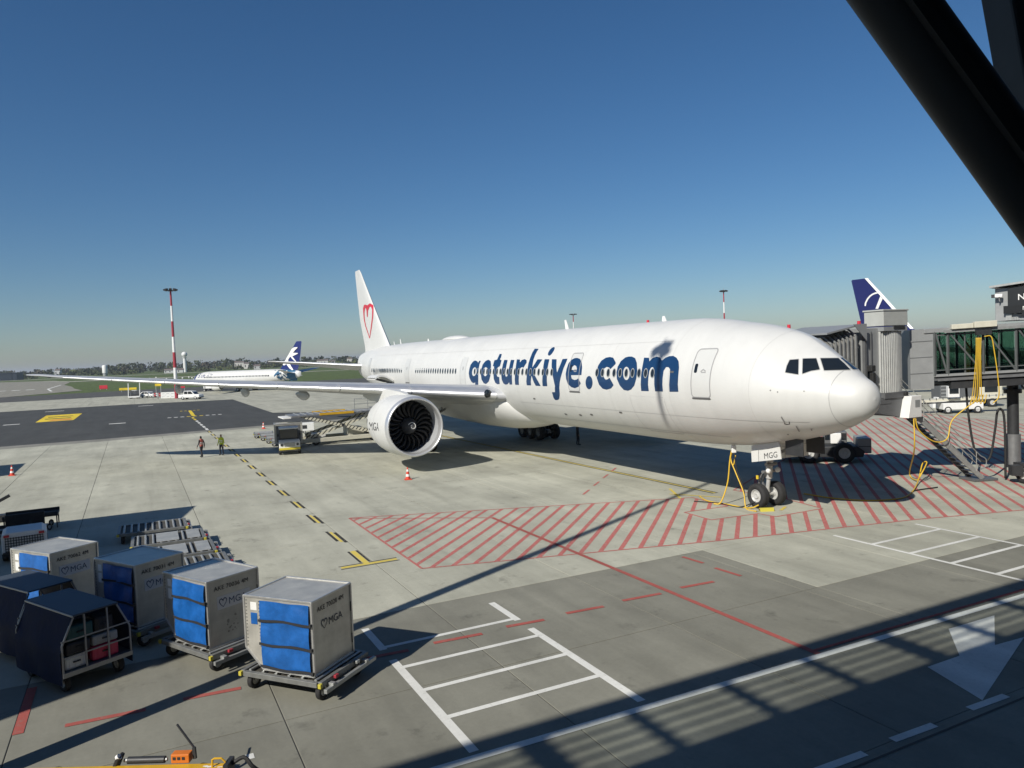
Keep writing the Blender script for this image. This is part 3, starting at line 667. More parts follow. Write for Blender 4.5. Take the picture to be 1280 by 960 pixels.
def px_decal(name, vf, bvh, root, mat, parent, off=.012, inv=None):
    """photo-pixel outline -> patch lying on the thing's own surface"""
    vs, fs = vf; mi = root.matrix_world.inverted() if inv is None else inv; o = mi@Vector((0, 0, CAM_H)); out = {}
    pts = []
    for i, (x, y) in enumerate(vs):
        d = (mi.to_3x3()@ray(x, y)).normalized(); h_, n_, _, _ = bvh.ray_cast(o, d)
        if h_ is None: continue
        if n_.dot(d) > 0: n_ = -n_
        out[i] = len(pts); pts.append(h_+n_*off)
    fs = [tuple(out[i] for i in f) for f in fs if all(i in out for i in f)]
    return MB().add(pts, fs).build(name, mat, parent, smooth=True)
def root_at(name, label, cat, loc, rz):
    t = thing(name, label, cat, loc, rz); t_m = Matrix.Translation(loc) @ Matrix.Rotation(rz, 4, 'Z'); return t, t_m.inverted()

# ------------------------------------------------------------------ the big white jet
jet, JINV = root_at('airliner', 'large white twin engine airliner with blue lettering along its fuselage', 'airplane', W(0, 0), AH)
ZC = 5.62
FUS = Fus([(0.252, 5.066, 5.046, .01, 5.056), (.291, 5.326, 4.786, .283, 5.054), (.398, 5.556, 4.546, .51, 5.06), (.642, 5.775, 4.295, .79, 5.081), (1.032, 5.975, 4.094, 1.04, 5.117), (1.519, 6.379, 3.852, 1.37, 5.16), (2.104, 6.82, 3.631, 1.75, 5.218), (2.689, 7.173, 3.461, 2.15, 5.277), (3.274, 7.53, 3.31, 2.50, 5.337),
           (3.956, 7.80, 3.142, 2.72, 5.401), (4.736, 7.99, 2.964, 2.85, 5.463), (5.711, 8.203, 2.821, 2.95, 5.52), (6.881, 8.37, 2.695, 3.02, 5.573), (8.245, 8.57, 2.602, 3.085, 5.611), (10.0, 8.7, 2.55, 3.1, 5.62),
           (12, 8.72, 2.52, 3.10, ZC), (46, 8.80, 2.60, 3.10, 5.70), (50, 8.80, 2.72, 3.08, 5.76), (54, 8.78, 3.0, 2.98, 5.88), (58, 8.72, 3.42, 2.76, 6.06), (62, 8.62, 3.95, 2.36, 6.28), (66, 8.42, 4.5, 1.8, 6.46), (69, 8.15, 4.95, 1.22, 6.55), (71, 7.9, 5.25, .72, 6.57), (72.2, 7.68, 5.5, .3, 6.58), (72.6, 7.5, 5.8, .08, 6.6)])
ss = sorted(set([.252+q for q in (0, .004, .012, .025, .045, .075, .11, .15, .2, .28, .38, .5, .62)]+[round(1+.25*k, 2) for k in range(40)]+[11+1.0*k for k in range(60)]+[71.4, 71.8, 72.2, 72.6]))
fus = FUS.mesh(ss, 72).build('fuselage', M_white, jet, smooth=True)
FB = bvh_of(fus)
# belly fairing
mb = MB(); rings = []
for s, w_, d_, zt in ((24.6, .6, .02, 2.9), (25.4, 1.6, .16, 3.3), (26.4, 2.6, .38, 3.9), (27.6, 3.2, .56, 4.3), (29.5, 3.5, .72, 4.5), (33, 3.58, .78, 4.5), (37, 3.52, .74, 4.5), (41, 3.3, .6, 4.3), (44, 2.7, .36, 3.9), (47, 1.3, .08, 3.2)):
    rings.append([(-s, w_*math.cos(a)*(1 if math.sin(a) < 0 else 1), (zt-.0)+(math.sin(a)*(zt-(2.56-d_)) if math.sin(a) < 0 else math.sin(a)*.5)) for a in [2*math.pi*k/40 for k in range(40)]])
mb.loft(rings); mb.build('belly_fairing', M_white, jet, smooth=True)
WST = [(0, 24.3, 16.2, 4.35, .13), (3.0, 26.35, 13.9, 4.48, .115), (6.5, 28.8, 11.6, 4.80, .108), (10, 31.2, 9.7, 5.15, .10), (15, 34.65, 8.0, 5.55, .09), (20, 38.05, 6.2, 5.95, .082), (25, 41.5, 4.6, 6.40, .078), (30, 44.9, 3.0, 6.90, .075), (31.4, 46.1, 2.2, 7.08, .08), (32.3, 47.4, 1.2, 7.15, .08)]
for side in (1, -1):
    wg = wing_mesh(WST, side).build('wing', M_wing, jet, smooth=True, sharp=60)
    cuts_ = [3.35, 8.2, 12.4, 16.2, 19.8, 23.2, 26.6, 29.8]
    for a, b in zip(cuts_[:-1], cuts_[1:]): slat_mesh(WST, side, a+.03, b-.03).build('slat', M_alu, wg, smooth=True)
    for l, ln in ((5.6, 5.6), (13.6, 5.2), (17.6, 4.6), (22.2, 3.8)):        # flap track fairings
        _, sle, ch, z, t = interp_st(WST, l); s_e = sle+ch+.7; rings = []
        for k in range(9):
            u = k/8; r_ = .36*math.sin(math.pi*min(1, .06+u*.94)**.8)+.03; rings.append([(-(s_e-ln+ln*u), -side*l+.55*r_*math.cos(a), z-.42-.05*math.sin(u*3)-ch*.8*incid(l)+r_*math.sin(a)) for a in [2*math.pi*q/14 for q in range(14)]])
        MB().loft(rings).build('flap_fairing', M_wing, wg, smooth=True)
    _, sle, ch, z, t = interp_st(WST, 31.8)
    eng, nac = nacelle(jet, 25.46, 9.61, 2.97, 2.0, side)
    # pylon
    mb = MB(); y0 = -side*9.61
    rings = [[(-s, y0-w_, z0), (-s, y0+w_, z0), (-s, y0+w_, z1), (-s, y0-w_, z1)] for s, w_, z0, z1 in ((26.6, .05, 4.72, 4.95), (27.6, .22, 4.6, 5.12), (29.5, .3, 4.5, 5.22), (31.5, .3, 4.3, 5.2), (34.5, .25, 4.3, 4.9), (37, .05, 4.5, 4.7))]
    mb.loft(rings if side > 0 else [r for r in rings]); mb.build('pylon', M_white, jet, smooth=True, sharp=40)
    if side == 1: NB = bvh_of(nac); nac1 = nac; wing1 = wg
# fin and tailplane
FST = [(7.9, 59.6, 10.2, 0, .09), (8.8, 60.3, 9.6, 0, .09), (12, 63.9, 7.6, 0, .09), (15, 67.2, 5.0, 0, .09), (17.7, 70.1, 2.6, 0, .09), (18.15, 70.75, 1.9, 0, .08)]
fin = wing_mesh([(z, s, c, 0, t) for z, s, c, _, t in FST], 1, vertical=True).build('fin', M_white, jet, smooth=True, sharp=60); FNB = bvh_of(fin)
HST = [(0, 63.0, 7.4, 6.5, .09), (1.6, 64.2, 6.6, 6.55, .09), (6, 68.0, 4.5, 7.0, .085), (10.3, 71.9, 2.2, 7.45, .08), (10.75, 72.6, 1.4, 7.5, .07)]
for side in (1, -1):
    hs = wing_mesh(HST, side).build('tailplane', M_white, jet, smooth=True, sharp=60); slat_mesh(HST, side, 1.8, 10.2, .07, .05).build('leading_edge', M_alu, hs, smooth=True)
# dorsal root fairing, antennas, satcom hump
def ant(name, s, h, c, t=.05, sweep=.5, z=None):
    z0 = float(FUS.at(np.array([s]))[0][0])-.03 if z is None else z
    MB().loft([[(-(s+sweep*u*h), -t*(1-.5*u)/2, z0+h*u), (-(s+sweep*u*h+c*(1-.5*u)*.5), -t*.1, z0+h*u), (-(s+sweep*u*h+c*(1-.5*u)), 0, z0+h*u), (-(s+sweep*u*h+c*(1-.5*u)*.5), t*.6, z0+h*u), (-(s+sweep*u*h), t*(1-.5*u)/2, z0+h*u)] for u in (0, 1)]).build(name, M_conew, jet)
ant('blade_antenna', 22.5, .62, .42); ant('blade_antenna', 12.6, .3, .4); ant('blade_antenna', 56.2, .55, .3); ant('blade_antenna', 58.4, .4, .25); ant('blade_antenna', 48, .25, .4)
mb = MB(); rings = []
for u in np.linspace(0, 1, 13):
    hh = .34*math.sin(math.pi*u)**.55 if 0 < u < 1 else .01; ww = .75*math.sin(math.pi*u)**.5+.01 if 0 < u < 1 else .01; z0 = 8.72
    rings.append([(-(38.6+5.6*u), ww*math.cos(a), z0+hh*math.sin(a)) for a in np.linspace(0, math.pi, 9)]+[(-(38.6+5.6*u), 0, z0-.1)])
mb.loft(rings); mb.build('satcom_fairing', M_white, jet, smooth=True)
MB().cyl((-14.2, 0, 8.68), (-14.2, 0, 8.86), .09, .06, 10).build('beacon', M_redp, jet)

# surface patches in (s, z)
def sz_patch(name, fn, s0, s1, z0, z1, st, mat, parent, off=.008, side=1, sy=None):
    vs, fs = march(fn, s0, s1, z0, z1, st, sy)
    if not vs: return None
    v = np.array(vs); q = FUS.pt(v[:, 0], v[:, 1], side, off)
    return MB().add([tuple(t) for t in q], fs).build(name, mat, parent, smooth=True)
M_door = pmat('door_white', (.585, .59, .57), .36, var=.04, vscale=.8, coat=.2)
for side in (1, -1):
    for i, s in enumerate((6.66, 17.1, 33.0, 45.9, 59.6)):
        hw = .57 if i != 2 else .5; z0, z1 = (5.08, 7.20) if i < 4 else (5.3, 7.35)
        rr = rrect(s-hw, s+hw, z0, z1, .16)
        d = sz_patch('door', lambda P: poly_sd(P, [rr]), s-hw, s+hw, z0, z1, .12, M_door, jet, .003, side)
        sz_patch('door_seam', lambda P: np.abs(poly_sd(P, [rr]))-(.024 if i < 2 else .016), s-hw, s+hw, z0, z1, .03 if i < 2 else .05, M_line, d, .0105, side)
        sz_patch('door_sill', lambda P: poly_sd(P, [rrect(s-hw, s+hw, z0-.08, z0-.01, .02)]), s-hw, s+hw, z0-.08, z0, .035, M_lineb, d, .02, side)
        wz = z0+1.28
        sz_patch('door_window', lambda P: poly_sd(P, [rrect(s+.26, s+.44, wz-.2, wz+.2, .06) if i < 2 else rrect(s-.08, s+.08, wz-.16, wz+.12, .05)]), s-.1, s+.45, wz-.25, wz+.25, .03, M_glass if i < 2 else M_line, d, .012, side)
        if i < 2: sz_patch('door_handle', lambda P: np.minimum(stroke_sd(P, [(s+.02, wz-.14), (s-.1, wz-.05), (s-.24, wz-.12)], .025), stroke_sd(P, [(s-.02, wz-.18), (s-.26, wz-.18)], .02)), s-.4, s+.15, wz-.25, wz+.05, .02, M_line, d, .012, side)
# cabin windows, one shared pair of meshes
def wmesh(fn, st, mat, off, nm):
    vs, fs = march(fn, -.2, .2, 5.8, 6.45, st); v = np.array(vs); q = FUS.pt(v[:, 0]+25, v[:, 1], 1, off)+np.array([25, 0, 0])
    return MB().add([tuple(t) for t in q], fs).mesh(nm, mat, True)
wz = 6.13; we = ell(0, wz, .135, .205, n=20)
w_pane = wmesh(lambda P: poly_sd(P, [we]), .045, M_glass, .007, 'window_pane'); w_ring = wmesh(lambda P: np.abs(poly_sd(P, [we])-.012)-.020, .025, M_winf, .011, 'window_frame')
w_blank = wmesh(lambda P: poly_sd(P, [we]), .045, M_winf, .007, 'window_blind')
for a, b in ((9.95, 14.75), (19.6, 31.2), (34.4, 43.6), (47.4, 57.2)):
    k = 0
    while a+.533*k <= b+.01:
        s = a+.533*k; k += 1
        for side in (1, -1):
            if side < 0 and s > 20: continue
            o = bpy.data.objects.new('window', w_pane if (k*7+int(s)) % 5 else w_blank); col.objects.link(o); o.parent = jet
            o.location = (-s, 0, 0)
            if side < 0: o.scale = (1, -1, 1)
            c = bpy.data.objects.new('window_frame', w_ring); col.objects.link(c); c.parent = o
# flight deck windows
z7 = lambda pts: [(960+x/8.729, 390+y/8.729) for x, y in pts]
CW = [[(235, 522), (336, 514), (333, 686), (185, 662), (203, 590)], [(377, 508), (528, 505), (568, 630), (470, 645), (372, 679)], [(568, 504), (797, 502), (902, 633), (610, 641)]]
def mirror(o, name, parent, mat):
    me = o.data.copy(); me.flip_normals()
    for v in me.vertices: v.co.y = -v.co.y
    q = bpy.data.objects.new(name, me); col.objects.link(q); q.parent = parent
for poly in CW:
    pp = z7(poly); xs = [q[0] for q in pp]; ys = [q[1] for q in pp]
    wf = march(lambda P: poly_sd(P, [pp])-.55, min(xs)-1, max(xs)+1, min(ys)-1, max(ys)+1, .8)
    fr = px_decal('cockpit_window_frame', wf, FB, jet, pmat('cockpit_frame', (.40, .40, .39), .4), jet, .006, JINV)
    wf = march(lambda P: poly_sd(P, [pp])+.3, min(xs)-1, max(xs)+1, min(ys)-1, max(ys)+1, .8)
    w_ = px_decal('cockpit_window', wf, FB, jet, M_glass, jet, .014, JINV)
    if poly is CW[2]:
        for o_, lim in ((fr, -.035), (w_, -.075)):
            me_ = o_.data
            for v_ in me_.vertices:
                if v_.co.y > lim: v_.co.y = lim
    mirror(fr, 'cockpit_window_frame', jet, 0); mirror(w_, 'cockpit_window', jet, 0)
# radome joint
rings_r = [[tuple(q) for q in FUS.pt(np.full(40, s), np.array([0.]*40), 1, 0)] for s in (1.5,)]
def ring_line(name, s, w_, mat, off=.006):
    zt, zb, ww, zc = [float(q[0]) for q in FUS.at(np.array([s]))]; rs = []
    for ds in (-w_, w_):
        zt, zb, ww, zc = [float(q[0]) for q in FUS.at(np.array([s+ds]))]
        ex_ = float(FUS.ee(s+ds)); rs.append([(-(s+ds), (ww+off)*(math.copysign(abs(math.cos(a))**ex_, math.cos(a)) if math.sin(a) > 0 else math.cos(a)), zc+((zt-zc+off)*math.sin(a) if math.sin(a) > 0 else (zc-zb+off)*math.sin(a))) for a in [2*math.pi*k/72 for k in range(72)]])
    MB().loft(rs, cap0=False, cap1=False).build(name, mat, jet, smooth=True)
ring_line('radome_joint', 1.34, .008, M_line)
M_seam = pmat('skin_seam', (.47, .47, .455), .5)
for s_ in (4.05, 8.75, 13.6, 18.9, 24.2, 31.4, 38.0, 44.5, 50.9, 57.6, 63.0): ring_line('skin_seam', s_, .006, M_seam, .005)
for z_, a_, b_ in ((4.15, 2.2, 24.5), (7.62, 9.2, 57.0), (3.25, 6.2, 24.0)):
    q_ = np.linspace(a_, b_, 120); tp, bt = FUS.pt(q_, np.full(120, z_+.008), 1, .006), FUS.pt(q_, np.full(120, z_-.008), 1, .006)
    MB().add([tuple(t_) for t_ in tp]+[tuple(t_) for t_ in bt], [(i, i+1, 121+i, 120+i) for i in range(119)]).build('lap_joint', M_seam, jet, smooth=True)
# lettering traced along the fuselage
def zz(o, sc): return lambda pts: [(o[0]+x/sc, o[1]+y/sc) for x, y in pts]
A1, A2, A3 = zz((582, 430), 13.714), zz((640, 430), 12.8), zz((725, 430), 9.846)
LET = [A1([(175, 285), (205, 300), (215, 325), (235, 288), (262, 288), (240, 345), (230, 400), (222, 470), (218, 560), (218, 640), (218, 700), (200, 735), (165, 750), (145, 750), (165, 715), (165, 660), (130, 672), (95, 640), (65, 570), (55, 500), (65, 430), (85, 360), (120, 310), (150, 287)]),
       A1([(400, 272), (430, 295), (437, 350), (435, 450), (425, 550), (400, 640), (350, 687), (310, 670), (275, 610), (262, 520), (270, 430), (295, 350), (340, 295), (375, 275)]),
       A1([(585, 170), (622, 172), (608, 230), (590, 270), (618, 275), (605, 325), (590, 380), (555, 400), (540, 440), (532, 520), (545, 560), (578, 568), (580, 625), (585, 685), (545, 690), (510, 665), (485, 600), (478, 520), (482, 450), (490, 385), (468, 378), (480, 330), (495, 280), (540, 268), (565, 215)]),
       A1([(665, 272), (722, 275), (705, 350), (690, 430), (680, 500), (685, 550), (702, 562), (722, 540), (735, 480), (748, 400), (765, 320), (780, 272), (838, 275), (822, 340), (805, 430), (795, 520), (795, 600), (800, 695), (755, 695), (748, 655), (720, 690), (685, 697), (650, 675), (620, 610), (612, 530), (620, 450), (640, 350)]),
       A2([(80, 245), (130, 250), (125, 300), (160, 255), (205, 242), (235, 260), (235, 300), (205, 345), (185, 380), (160, 370), (135, 385), (122, 430), (112, 500), (108, 580), (112, 655), (52, 652), (45, 560), (50, 480), (58, 400), (68, 320)]),
       A2([(365, 75), (428, 78), (400, 120), (370, 180), (345, 250), (330, 330), (325, 380), (370, 310), (410, 245), (488, 247), (450, 300), (410, 360), (355, 420), (345, 450), (375, 520), (420, 600), (460, 672), (380, 668), (345, 600), (325, 540), (312, 500), (305, 560), (302, 610), (306, 662), (238, 660), (230, 600), (238, 500), (250, 400), (265, 310), (290, 230), (325, 140)]),
       A2([(525, 243), (600, 245), (585, 310), (568, 400), (560, 500), (558, 590), (566, 675), (492, 674), (486, 600), (490, 500), (497, 400), (510, 310)]),
       A2([(640, 243), (715, 245), (712, 310), (712, 390), (722, 460), (745, 400), (775, 330), (810, 240), (890, 235), (860, 310), (825, 390), (800, 470), (780, 540), (765, 610), (758, 700), (765, 800), (758, 870), (735, 895), (690, 895), (665, 860), (640, 770), (690, 770), (685, 700), (690, 680), (672, 600), (655, 520), (640, 440), (635, 340)]),
       A2([(1045, 222), (1090, 240), (1115, 290), (1123, 370), (1112, 497), (945, 500), (958, 555), (1000, 577), (1038, 567), (1060, 548), (1102, 630), (1070, 680), (1010, 708), (950, 690), (895, 640), (868, 560), (860, 480), (875, 400), (905, 310), (950, 255), (1000, 228)]),
       A3(ell(113, 475, 43, 82)),
       A3([(370, 160), (410, 170), (440, 225), (440, 245), (375, 310), (360, 290), (330, 282), (300, 300), (285, 345), (290, 400), (310, 435), (335, 438), (365, 415), (415, 505), (385, 545), (330, 562), (280, 550), (235, 500), (208, 420), (205, 340), (225, 265), (265, 205), (320, 168)]),
       A3([(640, 155), (680, 175), (700, 230), (705, 320), (695, 420), (670, 510), (630, 560), (590, 575), (540, 565), (490, 510), (455, 430), (450, 350), (465, 280), (505, 210), (560, 165), (600, 155)]),
       A3([(790, 168), (850, 170), (855, 215), (890, 175), (940, 155), (985, 165), (1010, 205), (1050, 170), (1100, 150), (1150, 147), (1190, 170), (1215, 215), (1220, 290), (1210, 400), (1205, 500), (1212, 588), (1103, 588), (1098, 500), (1105, 400), (1110, 310), (1090, 285), (1060, 285), (1030, 330), (1018, 420), (1015, 500), (1022, 585), (925, 582), (915, 500), (915, 400), (918, 320), (900, 285), (875, 290), (855, 330), (842, 420), (838, 500), (848, 580), (755, 578), (748, 500), (752, 400), (765, 300)])]
HOLE = {0: A1(ell(150, 475, 38, 75, -.12)), 1: A1(ell(342, 475, 35, 78, -.06)), 8: A2([(1000, 338), (1030, 355), (1040, 400), (1035, 415), (955, 415), (965, 370)]), 11: A3(ell(572, 362, 40, 82))}
DOT = A2([(575, 165), (580, 140), (605, 95), (640, 60), (675, 48), (687, 65), (670, 110), (640, 155), (610, 185), (585, 187)])
for i, p_ in enumerate(LET):
    polys = [p_]+([HOLE[i]] if i in HOLE else [])+([DOT] if i == 6 else [])
    pts = [q for a in polys for q in a]; xs = [q[0] for q in pts]; ys = [q[1] for q in pts]
    vf = march(lambda P: poly_sd(P, polys), min(xs), max(xs), min(ys), max(ys), .42)
    px_decal('letter', vf, FB, jet, M_navy, jet, .0075, JINV)
# small marks on the nose: ports, pitot tubes, name, cargo door outlines
for x, y in ((972, 490), (1005, 489), (963, 488), (985, 543)):
    vf = march(lambda P: np.hypot(P[:, 0]-x, P[:, 1]-y)-.8, x-1, x+1, y-1, y+1, .4); px_decal('static_port', vf, FB, jet, M_lineb, jet, .008, JINV)
for (x0, y0), (x1, y1) in (((977, 521), (981, 527.5)), ((995.5, 532.5), (999, 538.5)), ((1014, 536), (1014.8, 537))):
    h0 = px_decal('probe_base', march(lambda P: stroke_sd(P, [(x0, y0), (x1, y1)], .7), min(x0, x1)-1, max(x0, x1)+1, y0-1, y1+1, .5), FB, jet, M_steel, jet, .03, JINV)
vf = march(lambda P: stroke_sd(P, [(981, 527.5), (984, 528.4), (987.5, 528.0), (987, 525.5)], .55), 980, 989, 524, 530, .4); px_decal('pitot_probe', vf, FB, jet, M_dkmet, jet, .1, JINV)
def outline_sz(name, s0, s1, z0, z1, w_=.012, mat=M_line):
    rr = rrect(s0, s1, z0, z1, .12); return sz_patch(name, lambda P: np.abs(poly_sd(P, [rr]))-w_, s0-.05, s1+.05, z0-.05, z1+.05, .045, mat, jet, .007, 1)
outline_sz('cargo_door_seam', 9.2, 11.9, 3.15, 5.0, .011)
for s, z in ((13.1, 4.0), (16.2, 3.7), (19.2, 3.55), (17.5, 3.6), (22.1, 4.4), (8.4, 6.15)): sz_patch('drain_port', lambda P: poly_sd(P, [rrect(s, s+.28, z, z+.09, .03)]), s, s+.3, z, z+.1, .03, M_lineb, jet, .01, 1)
# open aft hold door standing out from the side
cd = MB(); rings = []
for u in np.linspace(0, 1, 8):
    a = R(-8+52*u); rings.append([(-50.0, -(3.02+2.5*math.sin(a)*1.0), 3.95+1.9*u), (-52.9, -(3.02+2.5*math.sin(a)), 3.95+1.9*u)])
mb = MB()
for i in range(8):
    u = i/7; l = 3.05+2.3*u-.5*u*u; z = 5.05+.55*math.sin(u*2.6)
    for s in (49.9, 52.7): mb.v.append((-s, -l, z))
    for s in (49.9, 52.7): mb.v.append((-s, -l, z+.16))
for i in range(7):
    a = 4*i; mb.f += [(a, a+1, a+5, a+4), (a+2, a+6, a+7, a+3), (a, a+4, a+6, a+2), (a+1, a+3, a+7, a+5)]; mb.m += [0]*4
hd = mb.build('hold_door', M_white, jet, smooth=True, sharp=40)
for k in range(4): MB().beam((-50.2-.75*k, -3.15, 5.0), (-50.2-.75*k, -4.8, 5.52), .1, .08).build('door_rib', M_dkmet, hd)
sz_patch('hold_opening', lambda P: poly_sd(P, [rrect(49.9, 52.7, 3.2, 4.95, .15)]), 49.9, 52.7, 3.2, 4.95, .15, pmat('hold_dark', (.01, .01, .01), .9), jet, .006, 1)
# heart on the fin, MGA on the nacelle
zh = zz((420, 320), 6.86)
H1 = zh([(270, 520), (269, 465), (262, 430), (250, 428), (241, 450), (240, 490), (243, 540), (255, 600), (275, 660), (289, 705)]); H2 = zh([(270, 465), (278, 432), (293, 420), (310, 428), (317, 460), (315, 520), (302, 620), (289, 705)])
hw1 = [.5, 1.0, 1.5, 1.6, 1.2, .7, .6, .5, .45, .25]; hw2 = [1.0, 1.7, 1.9, 1.6, .9, .7, .6, .3]
px_decal('red_heart', march(lambda P: np.minimum(stroke_sd(P, H1, hw1), stroke_sd(P, H2, hw2)), 450, 470, 378, 426, .35), FNB, jet, M_redp, fin, .02, JINV)
vs, fs = text_mesh('MGA', 1, 0); w_ = max(q.x for q in vs)
def nacpx(q): u = q.x/w_; return (460.8+13.0*u**.85, 537.4+1.2*u-(10.2+.3*u)*q.y/.72)
px_decal('lettering', ([nacpx(q) for q in vs], fs), NB, jet, M_strap, nac1, .012, JINV)
px_decal('heart_mark', march(lambda P: stroke_sd(P, [(459.2, 524), (458.6, 530), (459.6, 538)], .3), 457, 461, 523, 539, .3), NB, jet, M_strap, nac1, .012, JINV)
for nm, pl in (('cowl_seam', 0),):
    mb = MB(); mb.revolve([(2.55, 2.003), (2.57, 2.0035)], (-25.46, -9.61, 2.97), (-1, 0, 0), 64); mb.build(nm, M_line, nac1, smooth=True)
# landing light and scoop in the wing root
_, sle, ch, z, t = interp_st(WST, 3.75)
mb = MB(); mb.revolve([(0, .001), (.02, .18), (.12, .26), (.3, .3)], (-(sle-.06), -3.75, z+.12), (-1, -.35, 0), 18); mb.build('landing_light', M_glass, jet, smooth=True)
# ---- landing gear
ng = bpy.data.objects.new('nose_gear', None); col.objects.link(ng); ng.parent = jet
for l in (.52, -.52): wheel('tyre', (-5.89, -l, .545), .545, .42, ng)
mb = MB(); mb.cyl((-5.89, 0, .5), (-5.72, 0, 1.5), .09, n=14); mb.cyl((-5.75, 0, 1.3), (-5.6, 0, 2.75), .15, n=16); mb.cyl((-5.89, -.62, .545), (-5.89, .62, .545), .08); mb.build('strut', M_hub, ng, smooth=True, sharp=40)
mb = MB(); mb.beam((-5.62, 0, 2.3), (-4.5, 0, 2.75), .12); mb.beam((-6.02, .1, 1.5), (-6.25, .1, 1.05), .07); mb.beam((-6.25, .1, 1.05), (-5.95, .1, .62), .07); mb.beam((-6.02, -.1, 1.5), (-6.25, -.1, 1.05), .07); mb.beam((-6.25, -.1, 1.05), (-5.95, -.1, .62), .07); mb.build('drag_brace', M_steel, ng)
for l in (.27, -.27): MB().revolve([(0, .001), (.005, .1), (.1, .13), (.2, .06)], (-5.4, -l, 1.68), (-1, 0, 0), 14).build('taxi_light', M_conew, ng, smooth=True)
mb = MB(); mb.cyl((-5.68, -.45, 1.62), (-5.68, .45, 1.62), .07); mb.cyl((-5.6, -.3, 1.95), (-5.6, .3, 1.95), .09); mb.build('steering_unit', M_steel, ng)
mb = MB(); mb.tube([(-5.9, -.2, 1.6), (-6.1, -.28, 1.3), (-6.02, -.2, .95), (-5.9, -.15, .7)], .02, 5); mb.tube([(-5.7, .15, 2.2), (-5.95, .22, 1.8), (-5.95, .15, 1.3)], .02, 5); mb.build('hydraulic_hose', M_black, ng)
MB().box((-6.12, -.32, 1.32), (.1, .06, .16)).build('warning_tag', M_yelfar, ng)
for l in (.8, -.8):
    gd = MB(); gd.prismy([(-5.95, 2.57), (-4.29, 2.92), (-4.22, 2.40), (-5.93, 2.08)], -l-.02, -l+.02); g_ = gd.build('gear_door', M_white, ng)
    MB().prismy([(-5.52, 2.655), (-5.50, 2.66), (-5.50, 2.165), (-5.52, 2.16)], -l-.024, -l+.024).build('door_gap', M_lineb, g_)
    MB().prismy([(-5.95, 2.82), (-4.33, 3.13), (-4.29, 2.93), (-5.95, 2.58)], -l*.97-.02, -l*.97+.02).build('door_link', M_belly, ng)
    if l > 0: text_obj('lettering', 'MGG', .36, (-5.20, -l-.025, 2.30), (.98, 0, .2), (-.05, 0, 1), M_strap, g_, 0)
for l in (.62, -.62): MB().bb(-4.15, -3.2, -l-.015, -l+.015, 2.58, 3.3).build('forward_gear_door', M_dkmet, ng)
for l in (5.49, -5.49):
    mg = bpy.data.objects.new('main_gear', None); col.objects.link(mg); mg.parent = jet
    for k in range(3):
        for dl in (.7, -.7): wheel('tyre', (-(35.65+1.45*k), -(l+dl), .66), .66, .52, mg, rim=M_steel)
    mb = MB(); mb.beam((-35.3, -l, .7), (-38.9, -l, .7), .3); mb.cyl((-37.1, -l, .7), (-37.0, -l*.97, 3.6), .2, n=14)
    for k in range(3): mb.cyl((-(35.65+1.45*k), -l-.8, .66), (-(35.65+1.45*k), -l+.8, .66), .09)
    mb.beam((-36.9, -l, 1.4), (-34.2, -l*.8, 3.4), .14); mb.beam((-37, -l, 1.8), (-37.3, -l*.45, 3.3), .14); mb.build('strut', M_steel, mg, smooth=True, sharp=40)
    MB().bb(-38.6, -35.6, -l*1.13-.03, -l*1.13+.03, 1.9, 3.9).build('gear_door', M_white, mg)
# chock cables from belly, ground-power
def hang(pts, n=10):
    out = []; P = [Vector(q) for q in pts]; P = [P[0]*2-P[1]]+P+[P[-1]*2-P[-2]]
    for i in range(1, len(P)-2):
        for k in range(n):
            t = k/n; a, b, c, d = P[i-1:i+3]; out.append(.5*((2*b)+(c-a)*t+(2*a-5*b+4*c-d)*t*t+(3*b-a-3*c+d)*t**3))
    return out+[P[-2]]
# ================================================================== other aircraft
def small_jet(name, label, nose, heading, R_, Ln, zc, wing, fin, stab, eng, body, finmat, low=1.):
    root, inv = root_at(name, label, 'airplane', nose, heading); k = R_/3.1; a = FUS.a.copy()
    st_ = []
    for s, t, b, w_, c in a:
        if s <= 12: st_.append(((s-.252*(1-s/12))*k*.92, zc+(t-ZC)*k, zc+(b-ZC)*k, w_*k, zc+(c-ZC)*k))
        elif s >= 46: u = (s-46)/(72.6-46); st_.append((Ln*.62+u*Ln*.37, zc+(t-ZC)*k, zc+(b-ZC)*k, w_*k, zc+(c-ZC)*k))
    F = Fus(st_, k*.92); sss = sorted(set([0, .02, .06, .12, .2, .35, .5, .8]+list(np.linspace(1, Ln*.99, 46)))); fz = F.mesh(sss, 40).build('fuselage', body, root, smooth=True)
    for side in (1, -1):
        wg = wing_mesh(wing, side, 10).build('wing', M_wing, root, smooth=True, sharp=60); slat_mesh(wing, side, wing[1][0]+.3, wing[-2][0]).build('slat', M_alu, wg, smooth=True)
        nacelle(root, eng[0], eng[1], eng[2], eng[3], side, spinner=False)
        MB().bb(-(eng[0]+4.6*eng[3]/2), -(eng[0]+1.5), -side*eng[1]-.12, -side*eng[1]+.12, eng[2]+eng[3]*.9, eng[2]+eng[3]*1.25+.2).build('pylon', M_white, root)
        hs = wing_mesh(stab, side, 10).build('tailplane', body, root, smooth=True, sharp=60)
    fn = wing_mesh([(z, s, c, 0, t) for z, s, c, t in fin], 1, 10, vertical=True).build('fin', finmat, root, smooth=True, sharp=60)
    return root, inv, F, fz, fn
